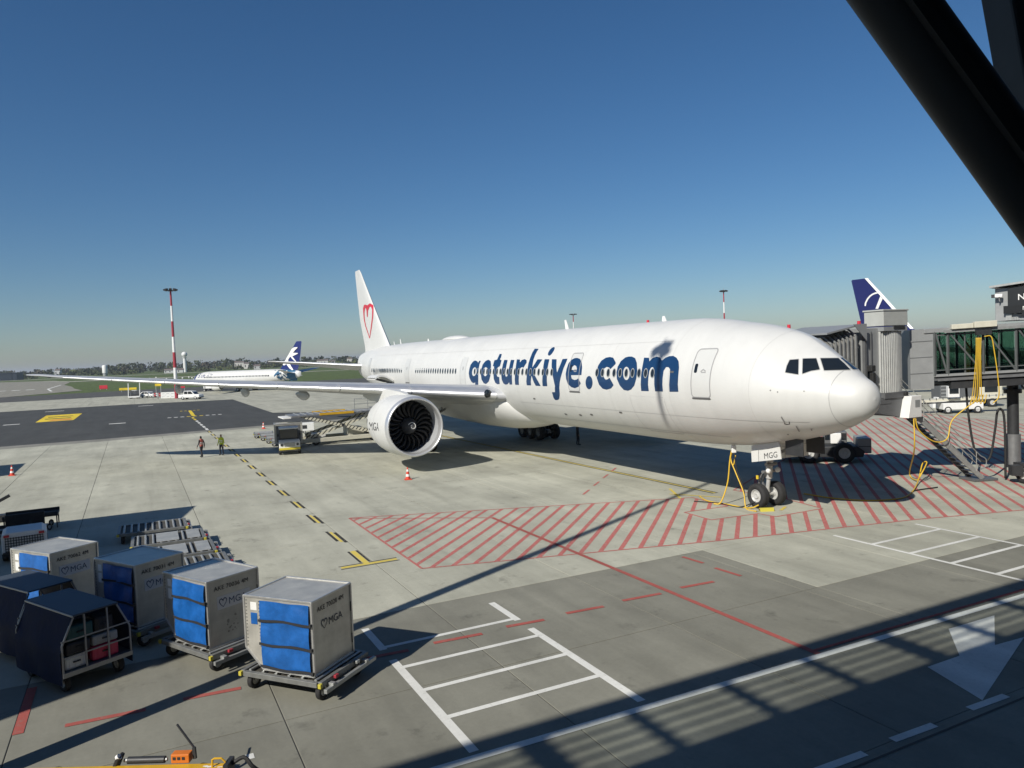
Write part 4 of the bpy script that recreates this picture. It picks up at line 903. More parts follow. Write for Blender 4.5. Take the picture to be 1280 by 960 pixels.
# white twin jet with the blue tail, across the taxi lane
M_bnavy = pmat('tail_navy', (.012, .022, .13), .35, coat=.2)
hB = R(154); pm = G(308, 488.5); noseB = pm+Vector((math.cos(hB), math.sin(hB), 0))*19.6
jb, jbi, FB2, fz2, fn2 = small_jet('airliner', 'small white airliner with a dark blue patterned tail across the taxi lane', noseB, hB, 2.0, 39.2, 3.5,
    [(0, 12.6, 8.6, 2.4, .13), (1.9, 13.6, 7.4, 2.5, .12), (5.6, 15.9, 4.9, 2.95, .11), (16.2, 22.5, 1.7, 3.3, .09), (17.0, 23.1, 1.2, 3.35, .09)],
    [(4.8, 30.2, 7.2, .09), (5.6, 32.0, 6.0, .09), (9, 34.9, 4.0, .09), (12.3, 37.6, 1.9, .08), (12.5, 37.9, 1.5, .08)], [(0, 33, 4.2, 4.6, .09), (1, 33.6, 3.9, 4.7, .09), (7.1, 37.4, 1.5, 5.5, .08)], (13.0, 4.85, 1.45, 1.0), M_white, M_bnavy)
def side_patch(F, name, fn, s0, s1, z0, z1, st, mat, parent, side, off=.02):
    vs, fs = march(fn, s0, s1, z0, z1, st); v = np.array(vs); q = F.pt(v[:, 0], v[:, 1], side, off); return MB().add([tuple(t) for t in q], fs).build(name, mat, parent, smooth=True)
M_bteal = pmat('tail_teal', (.015, .10, .20), .35)
pat = rng.random((60, 4))
def blot(P):
    base = np.maximum(np.maximum(31.2+.5*np.sin(P[:, 1]*3)+.6*(4.6-P[:, 1])-P[:, 0], P[:, 0]-37.4), np.maximum(2.4-P[:, 1], P[:, 1]-5.3))
    for a, b, c, d in pat: base = np.maximum(base, (.10+.30*c)-np.hypot(P[:, 0]-(30.5+a*4.5), (P[:, 1]-(2.2+3*b))*1.1))
    return base
side_patch(FB2, 'tail_pattern', blot, 30, 37.6, 2.3, 5.4, .14, M_bteal, jb, -1); side_patch(FB2, 'tail_pattern', blot, 30, 37.6, 2.3, 5.4, .14, M_bteal, jb, 1)
vs, fs = text_mesh('Blue Air', 1.7, .0); q = np.array([(3.6+v.x, 3.95+v.y) for v in vs]); MB().add([tuple(t) for t in FB2.pt(q[:, 0], q[:, 1], -1, .03)], fs).build('lettering', M_bnavy, jb)
side_patch(FB2, 'nose_band', lambda P: poly_sd(P, [[(1.9, 3.2), (2.6, 3.2), (3.1, 4.4), (3.1, 5.0), (2.6, 5.0)]]), 1.5, 3.4, 3.0, 5.2, .1, M_bnavy, jb, -1)
for s in np.arange(6.2, 31, .51*1.0):
    pass
wpn = march(lambda P: poly_sd(P, [ell(0, 0, .15, .22, n=10)]), -.2, .2, -.25, .25, .12); v = np.array(wpn[0]); wq = MB().add([tuple(t) for t in FB2.pt(v[:, 0]+15, v[:, 1]+3.95, -1, .025)+np.array([15, 0, 0])], wpn[1]).mesh('window', M_glass, True)
for k in range(46):
    o = bpy.data.objects.new('window', wq); col.objects.link(o); o.parent = jb; o.location = (-(6.6+.51*k), 0, 0)
# swooping white bird marks on the blue fin (both sides)
def finq(fn, F_, name, mat, root, s0, s1, z0, z1, yy, st=.12):
    vs, fs = march(fn, s0, s1, z0, z1, st)
    for sg_ in (1, -1): MB().add([(-x, sg_*yy, y) for x, y in vs], fs).build(name, mat, root)
S = lambda pts, w_: (lambda P: stroke_sd(P, pts, w_))
bird = lambda P: np.minimum.reduce([stroke_sd(P, [(33.6, 7.2), (34.6, 8.6), (35.9, 9.7), (37.3, 10.6), (38.3, 10.9)], [.75, .8, .65, .4, .1]), stroke_sd(P, [(35.6, 9.2), (36.8, 9.2), (38.3, 9.4)], [.5, .4, .1]), stroke_sd(P, [(34.4, 7.6), (35.6, 5.9), (36.8, 4.9)], [.6, .4, .1]), stroke_sd(P, [(35.4, 9.6), (36.6, 8.2), (37.7, 7.2)], [.3, .25, .1])])
fin_clip = lambda P: poly_sd(P, [[(30.6, 5.0), (32.2, 5.6), (35.1, 9), (37.7, 12.2), (39.2, 12.2), (38.6, 9), (37.8, 5.2)]])
finq(lambda P: np.maximum(bird(P), fin_clip(P)), FB2, 'white_bird_mark', M_conew, jb, 30, 39.5, 4.8, 12.4, .34)
for l, s in ((2.85, 20.0), (-2.85, 20.0), (0, 4.2)):
    mgr = bpy.data.objects.new('landing_gear', None); col.objects.link(mgr); mgr.parent = jb; r_ = .56 if l else .36
    for dl in (.43, -.43): wheel('tyre', (-s, -(l+dl*(1 if l else .5)), r_), r_, .4 if l else .22, mgr)
    MB().cyl((-s, -l, r_), (-s, -l, 2.4), .12).build('strut', M_steel, mgr)
ct_ = thing('white_container', 'white boxy container standing under the nose of the small blue tailed jet', 'container', G(266.5, 487.5), R(-20))
MB().bb(-2.6, 2.6, -1, 1, .5, 2.7).build('box_body', M_wpan, ct_, bevel=.05); MB().bb(-2.5, 2.5, -.9, .9, .35, .5).build('base', M_dkmet, ct_)
for x in (-1.7, 1.7):
    for y in (-.8, .8): MB().cyl((x, y-.1, .3), (x, y+.1, .3), .3).build('wheel', M_tyre, ct_)
# dark blue tail beyond the boarding bridge
M_lnavy = pmat('tail_deep_blue', (.014, .018, .105), .35, coat=.2)
def along(px, py, d): q = ray(px, py); return Vector((0, 0, CAM_H))+q*(d/q.y)
DL = 122.
ft = along(1086, 347.5, DL)           # leading corner of the fin tip
hL = AH; fx = Vector((math.cos(hL), math.sin(hL), 0))
LZ = ft.z; noseL = Vector((ft.x, ft.y, 0))+fx*(57.5)
jl, jli, FL, fzl, fnl = small_jet('airliner', 'parked airliner hidden behind the boarding bridge, dark blue tail fin showing', noseL, hL, 2.87, 60.5, 5.2,
    [(0, 20, 13, 4.2, .13), (2.8, 22, 11.4, 4.4, .12), (9, 26.5, 7.2, 5.0, .11), (27, 39.5, 2.6, 7.0, .09), (29, 41.5, 1.4, 7.4, .09)],
    [(7.6, 49.0-.6, 9.6, .09), (8.6, 49.9, 8.9, .09), (LZ-.15, 57.5, 3.3, .08), (LZ, 57.75, 2.9, .08)], [(0, 51, 6, 6, .09), (1.5, 52, 5.6, 6.1, .09), (9.6, 57.6, 2, 7, .08)], (21, 9.5, 2.6, 1.7), M_white, M_lnavy)
LFB = bvh_of(fnl); zt_ = zz((1060, 340), 12)
arc = zt_([(655, 545), (650, 470), (630, 415)]); arc2 = zt_([(262, 500), (268, 460), (300, 400), (335, 360), (370, 335), (410, 318), (450, 311), (490, 316), (520, 335)])
px_decal('ring_mark', march(lambda P: np.minimum(stroke_sd(P, arc2, .95), stroke_sd(P, arc, .7)), 1080, 1118, 364, 388, .5), LFB, jl, M_conew, fnl, .05, jli)
px_decal('crane_mark', march(lambda P: poly_sd(P, [zt_([(500, 330), (545, 348), (530, 385), (455, 552), (415, 552)])]), 1090, 1108, 364, 388, .5), LFB, jl, M_conew, fnl, .06, jli)
le = MB()
rings = []
for z, s, c, t in ((8.6, 49.9, 8.9, .09), (LZ, 57.72, 2.9, .08)): rings.append([(-(s-.06), 0, z), (-(s+.30), .33, z), (-(s+.30), -.33, z)])
le.loft(rings); le.build('leading_edge', M_conew, fnl)
for l, s in ((4.9, 31), (-4.9, 31), (0, 5.5)):
    g_ = bpy.data.objects.new('landing_gear', None); col.objects.link(g_); g_.parent = jl; wheel('tyre', (-s, -l, .6), .6, .5, g_); MB().cyl((-s, -l, .6), (-s, -l, 3.2), .18).build('strut', M_steel, g_)

# ================================================================== cargo containers on their dollies
def heart_mesh(size):
    H = [(0, -.5), (-.30, -.18), (-.46, .12), (-.40, .36), (-.2, .44), (-.02, .28), (.0, .12)]; H2 = [(0, -.5), (.33, -.12), (.46, .16), (.38, .40), (.18, .44), (.04, .30), (.0, .12)]
    return march(lambda P: np.minimum(stroke_sd(P/size, H, [.03, .04, .05, .05, .06, .05, .03]), stroke_sd(P/size, H2, [.03, .04, .05, .05, .06, .05, .03]))*size, -.6*size, .6*size, -.6*size, .6*size, size*.045)
ULD_D, ULD_W, ULD_H = 1.45, 1.86, 1.63
M_dolly = pmat('dolly_grey', (.22, .225, .215), .5, .4, var=.2, vscale=5)
M_tag = pmat('yellow_end', (.48, .42, .05), .5)
def uld(label, code, near_px, ang, logo_col, patch, dirty=0):
    """near_px: top corner nearest the camera; local x runs along the lettered side, y along the curtained side"""
    ztop = 2.15; p_ = G(*near_px, ztop); t = thing('cargo_container', label, 'container', (p_.x, p_.y, .52), R(ang), 'aluminium cargo containers on dollies')
    D, Wd, H = ULD_D, ULD_W, ULD_H; slope = .46
    prof = [(0, 0), (Wd-.47, 0), (Wd, slope), (Wd, H), (0, H)]
    MB().prismx(prof, .015, D).build('shell', M_uld, t, bevel=.008)
    # extruded edge frame
    mb = MB()
    pr3 = [(y, z) for y, z in prof]
    for x in (0.02, D-.0):
        for i in range(5):
            (y0, z0), (y1, z1) = pr3[i], pr3[(i+1) % 5]; mb.beam((x, y0, z0), (x, y1, z1), .05, .05)
    for y, z in prof: mb.beam((0, y, z), (D, y, z), .045, .045)
    mb.build('edge_frame', M_uldf, t, bevel=.006)
    cur = MB()                                     # curtain with sagging folds
    ny, nz = 22, 26; y0, y1, z0, z1 = .05, Wd-.48, .04, H-.06
    for i in range(ny+1):
        for j in range(nz+1):
            u, v_ = i/ny, j/nz; wv = .012*math.sin(9*u+3*v_+len(code)*1.3+near_px[0])+.014*math.sin(17*v_+5*u)*math.sin(math.pi*u)
            wv += .03*abs(math.sin(math.pi*((v_*3.05) % 1)))**.7
            wv += .012*abs(math.sin(6.5*u+4*v_+near_px[1]*.1))*math.sin(math.pi*v_)+.018*max(0, math.sin(5*(u-v_)+near_px[0]))**3; cur.v.append((-.018-max(0, wv)*.85, y0+(y1-y0)*u, z0+(z1-z0)*v_))
    for i in range(ny):
        for j in range(nz): a = i*(nz+1)+j; cur.f.append((a, a+1, a+nz+2, a+nz+1)); cur.m.append(0)
    cu_ = cur.build('curtain', M_blue, t, smooth=True)
    for z in (.10, .62, 1.16):
        mb = MB()
        for i in range(8):
            ya, yb = .01+(y1+.03)*i/8, .01+(y1+.03)*(i+1)/8; dz = .018*math.sin(i*.9+z*9); dz2 = .018*math.sin((i+1)*.9+z*9)
            mb.beam((-.056, ya, z-.02+dz), (-.056, yb, z-.02+dz2), .014, .055)
        mb.build('strap', M_strap, t); MB().box((-.05, .0, z-.02), (.05, .05, .075)).build('buckle', M_dkmet, t)
    for k, z in enumerate((1.32, 1.0)):
        MB().bb(.006, .013, Wd-.36, Wd-.18, z, z+(.18 if k == 0 else .26)).build('placard', M_wpan if not (patch == 'none' and k) else M_blue, t, bevel=.003)
    for k in range(14):
        for yy in (Wd-.42, Wd-.06): MB().box((.008, yy, .52+.078*k), (.016, .02, .02)).build('rivet', M_steel, t)
    ex, ey = (1, 0, 0), (0, 0, 1)
    text_obj('lettering', code, .155, (.20, -.006-.0025, 1.36), ex, ey, M_strap, t, 0, space=1.02)
    if patch != 'none': MB().bb(.27, 1.20, -.006, -.001, .88, 1.20).build('logo_panel', pmat('decal_pale', (.62, .62, .62), .45), t)
    off = -.010
    vs, fs = heart_mesh(.22); MB().add([(.43+x, off, 1.04+y) for x, y in vs], fs).build('heart_mark', logo_col, t)
    text_obj('lettering', 'MGA', .235, (.58, off, .955), ex, ey, logo_col, t, 0)
    MB().box((.02, -.012, .8), (.03, .02, .34)).build('latch_bar', M_dkmet, t)
    for k in range(2): MB().box((D-.02, -.012, .35+.75*k), (.03, .02, .22)).build('latch_bar', M_dkmet, t)
    if dirty:
        vs, fs = march(lambda P: np.minimum.reduce([np.hypot(P[:, 0]-cx, P[:, 1]-cy)-r_ for cx, cy, r_ in [(.3+.35*a+.2, .25+.4*b, .006+.03*c*c) for a, b, c in rng.random((34, 3))]]), .2, 1.2, .1, .8, .02)
        MB().add([(x, -.004, y) for x, y in vs], fs).build('dent_mark', pmat('dark_scuff', (.27, .255, .22), .6), t)
    return t
def dolly(label, loc, ang, group, rolls=6, full=True, plate=0):
    t = thing('container_dolly', label, 'dolly', (loc[0], loc[1], 0), R(ang), group); z = .50
    x0, x1, y0, y1 = -.10, 1.66, -.22, 2.05-.15
    mb = MB()
    for y in (y0, y1): mb.bb(x0, x1, y-.05, y+.05, z-.15, z-.02)
    for x in (x0, x1): mb.bb(x-.05, x+.05, y0+.051, y1-.051, z-.14, z-.03)
    for x in (.45, 1.05): mb.bb(x-.04, x+.04, y0+.051, y1-.051, z-.2, z-.11)
    mb.build('deck_frame', M_dolly, t, bevel=.008)
    MB().bb(x0+.051, x1-.051, y0+.051, y1-.051, z-.105, z-.085).build('deck_pan', pmat('dolly_pan', (.085, .08, .068), .7, .2, var=.3, vscale=3), t)
    for k in range(rolls):
        y = y0+.16+(y1-y0-.32)*k/(rolls-1)
        MB().cyl((x0+.06, y, z-.035), (x1-.06, y, z-.035), .035, n=10).build('roller', M_galv, t, smooth=True, sharp=40)
    if plate:
        MB().bb(.0, 1.56, y0+.75, y1-.7, z-.012, z+.004).build('deck_plate', M_uld, t); MB().bb(.0, 1.56, y0+.1, y0+.5, z-.012, z+.003).build('deck_plate', M_uld, t)
    for x, y in ((.12, y0+.02), (.12, y1-.22), (1.42, y0+.02), (1.42, y1-.22)):
        wheel('wheel', (x, y+.1, .19), .19, .13, t, ax=(1, 0, 0) if 0 else (0, 1, 0))
        MB().bb(x-.05, x+.05, y+.06, y+.14, .19, z-.14).build('caster', M_dkmet, t)
    mb = MB(); mb.beam((x1+.05, .75, z-.2), (x1+.75, .80, z-.34), .07, .05); mb.beam((x1+.05, 1.15, z-.2), (x1+.75, .86, z-.34), .07, .05); mb.build('tow_bar', M_steel, t)
    mb = MB(); mb.cyl((x1+.78, .83, z-.37), (x1+.78, .83, z-.31), .07, n=12); mb.build('tow_eye', M_dkmet, t)
    mb = MB(); mb.bb(x0-.03, x1+.1, y0-.20, y0-.12, z-.24, z-.15); mb.bb(x0+.2, x0+.3, y0-.2, y0-.05, z-.2, z-.1); mb.bb(x1-.3, x1-.2, y0-.2, y0-.05, z-.2, z-.1); mb.build('side_rail', M_galv, t, bevel=.006)
    for x in (.35, 1.15): MB().box((x, y0-.1, z-.05), (.12, .07, .07)).build('container_stop', M_mastr if x < .5 else M_galv, t, bevel=.01)
    for x, y in ((x0-.03, y0-.03), (x0-.03, y1+.03)): MB().box((x, y, z-.09), (.08, .08, .10)).build('corner_bumper', M_tag, t, bevel=.01)
    return t
ULDS = [('AKE 70062 4M', (61, 693), 63, M_navy, 'pale', 0, 'sunlit silver cargo container marked AKE 70062 4M with blue curtain'),
        ('AKE 70031 4M', (167, 708), 59, M_navy, 'pale', 0, 'shaded silver cargo container marked AKE 70031 4M with blue curtain'),
        ('AKE 70036 4M', (257, 729), 55, M_navy, 'pale', 1, 'silver cargo container marked AKE 70036 4M with scuffed lower side'),
        ('AKE 70028 4M', (388, 754), 67, pmat('logo_dark', (.03, .045, .07), .5), 'none', 0, 'silver cargo container marked AKE 70028 4M with unpanelled heart logo')]
DLAB = ['low roller dolly under the sunlit container beside the tractor', 'low roller dolly in full shade under the second container', 'low roller dolly with red stops under the scuffed container', 'low roller dolly under the unpanelled container, its wheels in full sun']
for (code, px, ang, lc, pt_, dirt, lab), dlab in zip(ULDS, DLAB):
    u_ = uld(lab, code, px, ang, lc, pt_, dirt)
    dolly(dlab, u_.location, ang, 'dollies under the cargo containers')
for k, (px, py, ang) in enumerate(((224, 657, 116), (246, 671, 116), (259, 687, 117), (277, 704, 118))):
    p_ = G(px, py, .5)
    dolly(['empty roller dolly half in shadow at the far end of the empty dolly train', 'empty roller dolly with plated deck, second in the empty dolly train', 'empty roller dolly with two plates, third in the empty dolly train', 'empty roller dolly at the near end of the empty dolly train'][k], (p_.x, p_.y), ang, 'train of empty dollies', 9, plate=k % 3 != 0).scale = (1.08, 1.22, 1)
# ---------------------------------------------------------------- covered baggage carts and suitcases
def cart(label, corners, zr=1.80, text=True):
    """corners: roof corners near-left, far-left, far-right, near-right as world points"""
    a, b, c, d = [Vector(q) for q in corners]; o = (a+d)/2; ex = (d-a).normalized(); ang = math.atan2(ex.y, ex.x)
    Lx = ((d-a).length+(c-b).length)/2; Ly = ((b-a).length+(c-d).length)/2
    t = thing('baggage_cart', label, 'cart', (a.x, a.y, 0), ang, 'covered baggage carts'); zf = .52
    # local: x along the long curtained side, y away from the viewer
    MB().bb(-.04, Lx+.04, -.3, Ly+.3, zf-.1, zf).build('deck', M_steel, t)
    mb = MB(); mb.prismx([(-.02, zr-.04), (Ly+.02, zr-.04), (Ly+.02, zr), (-.02, zr)], -.05, Lx+.05); mb.build('roof', pmat('cart_roof', (.05, .065, .085), .55, var=.2), t, bevel=.015)
    MB().bb(-.05, Lx+.05, -.045, -.02, zr-.05, zr-.015).build('roof_edge', M_galv, t)
    cur = MB(); nx_, nz_ = 26, 14                   # sloping curtain, flared out at the deck
    for side_, nm in ((0, 'curtain'), (1, 'curtain')):
        cur = MB()
        for i in range(nx_+1):
            for j in range(nz_+1):
                u, v_ = i/nx_, j/nz_; fl = .28*(1-v_) if v_ > .5 else .28*(.5+.5*min(1, .55+v_)) ; fl = .3*min(1, (1-v_)*1.9); wv = .02*math.sin(11*u+4*v_)*(1-v_)
                y = -.03-fl-wv if side_ == 0 else Ly+.03+fl+wv
                cur.v.append((u*Lx, y, zf-.28+(zr-.05-zf+.28)*v_))
        for i in range(nx_):
            for j in range(nz_): q = i*(nz_+1)+j; cur.f.append((q, q+nz_+1, q+nz_+2, q+1) if side_ == 0 else (q, q+1, q+nz_+2, q+nz_+1)); cur.m.append(0)
        cur.build(nm, M_dnavy, t, smooth=True)
    for xe in (0, Lx):
        mb = MB()
        for k in range(4): y = -.28+(Ly+.56)*k/3; zt = zr-.06 if 0 < k < 3 else 1.15; mb.beam((xe, y, zf), (xe, y, zt), .035)
        for z in (zf+.34, zf+.72): mb.beam((xe, -.29, z), (xe, Ly+.29, z), .03)
        mb.beam((xe, -.28, 1.15), (xe, 0, zr-.06), .035); mb.beam((xe, Ly+.28, 1.15), (xe, Ly, zr-.06), .035)
        mb.build('end_grille', M_steel, t)
    for x in (.32, Lx-.32):
        for y in (-.12, Ly+.12): wheel('wheel', (x, y, .2), .2, .14, t)
    mb = MB(); mb.beam((-.04, Ly/2, .42), (-.75, Ly/2, .3), .07); mb.build('tow_bar', M_steel, t)
    return t, Lx, Ly
C1 = [(-12.11, 18.19, 0), (-11.74, 19.07, 0), (-9.81, 17.85, 0), (-10.26, 16.92, 0)]
c1, Lx, Ly = cart('dark navy covered baggage cart whose open end shows stacked suitcases', C1)
# the open end faces +x; suitcases inside
def suitcase(label, x, y, z, sx, sy, sz, mat, cartobj=c1):
    q = Matrix.Rotation(cartobj.rotation_euler.z, 3, 'Z')@Vector((x, y, 0)); t = thing('suitcase', label, 'suitcase', (cartobj.location.x+q.x, cartobj.location.y+q.y, z), cartobj.rotation_euler.z)
    MB().bb(-sx/2, sx/2, -sy/2, sy/2, 0, sz).build('shell', mat, t, bevel=.05)
    for k in range(3): MB().bb(sx/2-.012, sx/2+.008, -sy/2+sy*(k+.75)/4, -sy/2+sy*(k+1.05)/4, .05, sz-.05).build('rib', mat, t, bevel=.004)
    MB().bb(sx/2, sx/2+.03, -.08, .08, sz*.5, sz*.5+.03).build('handle', M_strap, t)
    return t
M_sw = pmat('case_white', (.62, .62, .6), .4); M_sr = pmat('case_crimson', (.45, .02, .07), .4); M_sk = pmat('case_black', (.02, .02, .025), .5); M_sg = pmat('case_teal', (.02, .09, .09), .5)
suitcase('white hard suitcase lying at the bottom of the open cart end', Lx-.32, .05, .53, .5, .52, .3, M_sw); suitcase('crimson suitcase lying on the deck of the open cart', Lx-.32, .72, .53, .5, .62, .34, M_sr)
suitcase('dark suitcase above the white one in the cart', Lx-.34, .12, .85, .5, .55, .28, M_sk); suitcase('grey white suitcase lying on the crimson one in the cart', Lx-.34, .74, .88, .5, .6, .24, pmat('case_grey', (.35, .35, .34), .5)); suitcase('teal bag on top of the dark suitcase in the cart', Lx-.36, .2, 1.14, .45, .6, .36, M_sg); suitcase('black bag on top of the pile in the cart', Lx-.36, .75, 1.13, .45, .45, .4, M_sk)
v1 = Vector((C1[0][0], C1[0][1], 0)); ex_ = (Vector(C1[3])-Vector(C1[0])).normalized(); ey_ = (Vector(C1[1])-Vector(C1[0])).normalized()
off_ = G(0, 727, 1.85)-G(60, 741, 1.85)
n0 = G(58, 740, 1.85); C2 = [n0-ex_*2.2-ey_*.1, n0-ex_*2.2+ey_*1.0, n0+ey_*1.0, n0]
C2 = [Vector((q.x-.55, q.y+.15, 0)) for q in C2]
cart('dark covered baggage cart behind the one with suitcases, roof in half shade', C2, 1.85)
# ---------------------------------------------------------------- white baggage tractor at the left, flat rack beside it
tg = thing('baggage_tractor', 'white baggage tractor with mesh grille and red lamp behind the cargo containers', 'tractor', G(36, 704)+Vector((-.5, .6, 0)), R(-58))
MB().prismx([(-.75, .35), (.75, .35), (.75, 1.05), (.6, 1.16), (-.6, 1.16), (-.75, 1.05)], -1.35, .2).build('hood', M_wpan, tg, bevel=.03)
MB().bb(-2.6, -1.4, -.75, .75, .35, .75).build('rear_deck', M_wpan, tg, bevel=.03)
MB().bb(-2.55, -2.35, -.7, .7, .75, 1.45).build('seat_back', M_black, tg, bevel=.04)
MB().bb(-2.3, -1.9, -.7, .7, .75, .92).build('seat', M_black, tg, bevel=.04)
mb = MB()
for k in range(15): mb.bb(.205, .225, -.62+.0885*k-.012, -.62+.0885*k+.012, .42, .98)
for k in range(6): mb.bb(.206, .224, -.64, .64, .45+.1*k-.012, .45+.1*k+.012)
mb.build('grille', M_dkmet, tg)
for y in (-.58, .58): MB().bb(.2, .24, y-.09, y+.09, 1.0, 1.09).build('lamp', M_redp, tg)
for x in (-.3, -2.0):
    for y in (-.66, .66): wheel('wheel', (x, y, .3), .3, .22, tg)
MB().bb(.21, .4, -.72, .72, .28, .42).build('bumper', M_black, tg)
MB().cyl((-1.45, .2, .8), (-1.7, .2, 1.25), .03).build('steering_column', M_black, tg)
for k, (px, py, lab) in enumerate(((44, 662, 'dark flat equipment rack with raised edge beyond the white tractor'), (12, 676, 'low grey flat trailer between the rack and the white tractor'))):
    t = thing('flat_trailer', lab, 'trailer', G(px, py), R(28)); t.scale = (.62, .8, .85)
    zt = .85 if k == 0 else .55
    MB().bb(-1.9, 1.6, -.8, .8, zt-.1, zt).build('deck', M_dkmet if k == 0 else M_galv, t, bevel=.02)
    for x in (-1.8, -.6, .5, 1.5):
        for y in (-.75, .75): MB().bb(x-.04, x+.04, y-.04, y+.04, .1, zt-.1).build('leg', M_dkmet, t)
    for y in (-.8, .8): MB().bb(-1.9, 1.6, y-.04, y+.04, zt, zt+.16).build('side_rail', M_dkmet, t)
    for x in (-1.2, 1.0):
        for y in (-.7, .7): wheel('wheel', (x, y, .18), .18, .12, t)
MBt = thing('tow_bar_rack', 'dark pole end jutting from the left beyond the flat trailer', 'pole', G(2, 652), R(30)); MB().beam((-1.5, 0, .3), (.4, .1, 1.25), .14).build('pole', M_dkmet, MBt); MB().bb(-.9, .2, -.3, .3, .05, .35).build('base', M_dkmet, MBt)
# ---------------------------------------------------------------- yellow towing gear at the very bottom edge
ty = thing('tow_bar', 'yellow steel tow bar with black buffer cylinders and orange box', 'tow bar', G(196, 957.5, .5), R(-1.5)); ty.location.z = 0
zb = .50
MB().bb(-2.6, 1.25, -.22, .02, zb-.15, zb+.02).build('beam', M_yellow, ty, bevel=.02)
MB().cyl((-.55, .10, zb+.06), (.1, .10, zb+.06), .06, n=14).build('buffer_cylinder', M_dkmet, ty, smooth=True, sharp=40); MB().cyl((-.62, .1, zb+.06), (.14, .1, zb+.06), .03).build('piston_rod', M_galv, ty)
MB().box((-.72, .08, zb+.05), (.07, .2, .26), Matrix.Rotation(R(25), 3, 'Y')).build('end_plate', M_black, ty, bevel=.02); MB().cyl((-.70, .03, zb+.14), (-.66, .03, zb+.17), .05).build('reflector', M_conew, ty)
MB().box((.40, .10, zb+.10), (.32, .16, .16)).build('control_box', M_orange, ty, bevel=.015)
for k in range(3): MB().box((.30+.08*k, .018, zb+.11), (.05, .01, .05)).build('switch', M_strap, ty)
MB().beam((.62, .12, zb+.05), (.60, .14, zb+.24), .05).build('lever_pivot', M_dkmet, ty); MB().beam((.62, .13, zb+.22), (.22, .35, zb+.55), .028).build('lever', M_dkmet, ty)
MB().tube([(1.02, -.12, zb), (1.02, -.10, zb+.14), (1.06, -.1, zb+.16), (1.3-.12, -.1, zb+.16), (1.24, -.1, zb+.1), (1.24, -.1, zb)], .018, 6).build('grab_handle', M_yellow, ty)
MB().box((1.28, -.05, zb-.02), (.08, .3, .22)).build('end_plate', M_dkmet, ty); MB().tube(hang([(1.3, 0, zb), (1.5, .06, zb+.08), (1.65, .02, zb-.05), (1.75, .1, zb-.2)]), .035, 7).build('hose', M_black, ty)
for x in (-1.9, .7): MB().bb(x-.2, x+.2, -.55, -.25, .3, .42).build('axle_mount', M_dkmet, ty); 
for x in (-1.9, .7):
    for y in (-.45, .22): wheel('wheel', (x, y, .2), .2, .12, ty)
vs, fs = march(lambda P: np.minimum.reduce([stroke_sd(P, [(a-.03, b), (a+.04*c, b+.01)], .012) for a, b, c in [(.85+.3*q[0], -.05*q[1]-.08, q[2]) for q in rng.random((9, 3))]]), .6, 1.3, -.2, 0, .012)
MB().add([(x, y, zb+.0225) for x, y in vs], fs).build('chipped_paint', M_conew, ty)
# ================================================================== hazard stripes material (object space)
def hazard(name, c0, c1, scale, ax=(1, 0, 1), thr=.5):
    mt = bpy.data.materials.new(name); mt.use_nodes = True; n, L = nt(mt); p = n['Principled BSDF']; tc = n.new('ShaderNodeTexCoord'); d = n.new('ShaderNodeVectorMath'); d.operation = 'DOT_PRODUCT'; d.inputs[1].default_value = ax
    L.new(tc.outputs['Object'], d.inputs[0]); m1 = n.new('ShaderNodeMath'); m1.operation = 'MULTIPLY'; m1.inputs[1].default_value = scale; L.new(d.outputs['Value'], m1.inputs[0])
    fr = n.new('ShaderNodeMath'); fr.operation = 'FRACT'; L.new(m1.outputs[0], fr.inputs[0]); gt = n.new('ShaderNodeMath'); gt.operation = 'GREATER_THAN'; gt.inputs[1].default_value = thr; L.new(fr.outputs[0], gt.inputs[0])
    mx = n.new('ShaderNodeMix'); mx.data_type = 'RGBA'; mx.inputs[6].default_value = (*c0, 1); mx.inputs[7].default_value = (*c1, 1); L.new(gt.outputs[0], mx.inputs[0]); L.new(mx.outputs[2], p.inputs['Base Color']); p.inputs['Roughness'].default_value = .5
    return mt
M_haz = hazard('hazard_stripes', (.66, .63, .5), (.05, .05, .045), 2.6, thr=.68); M_hazr = hazard('red_white_stripes', (.7, .7, .68), (.5, .04, .04), 1.2, (1, 0, 0)); M_hazy = hazard('yellow_black', (.6, .5, .05), (.03, .03, .03), 3)
# ---------------------------------------------------------------- scissor loader at the aft hold
# local x runs away from the aircraft (+l), y towards the tail
ld = thing('cargo_loader', 'raised scissor lift cargo loader with hazard striped arms behind the engine', 'loader', W(48.2, 4.7), AH-math.pi/2)
LX = 8.9
for y in (-1.45, 1.45): MB().bb(.6, LX-.4, y-.16, y+.16, .28, .62).build('chassis_rail', M_beige, ld, bevel=.02)
MB().bb(LX-.4, LX-.1, -1.5, 1.5, .28, .58).build('chassis_end', M_beige, ld, bevel=.02); MB().bb(.35, .6, -1.6, 1.6, .28, .62).build('chassis_end', M_beige, ld, bevel=.02)
for y in (-1.38, 1.38):
    MB().beam((1.2, y, .72), (LX-1.4, y*1.0, 2.52), .12, .26).build('scissor_arm', M_haz, ld); MB().beam((LX-1.9, y*.86, .72), (1.0, y*.86, 2.52), .12, .26).build('scissor_arm', M_haz, ld)
    MB().cyl((4.2, y*1.1, 1.62), (4.2, y*.7, 1.62), .13).build('pivot', M_dkmet, ld)
MB().bb(.9, LX-.3, -1.5, 1.5, 2.55, 2.70).build('main_platform', M_steel, ld, bevel=.02)
for k in range(12): MB().cyl((1.3+.6*k, -1.35, 2.72), (1.3+.6*k, 1.35, 2.72), .05, n=8).build('roller', M_galv, ld)
for y in (-1.55, 1.55): MB().bb(3.2, 6.2, y-.05, y+.05, 2.6, 2.80).build('side_guide', M_yellow, ld)
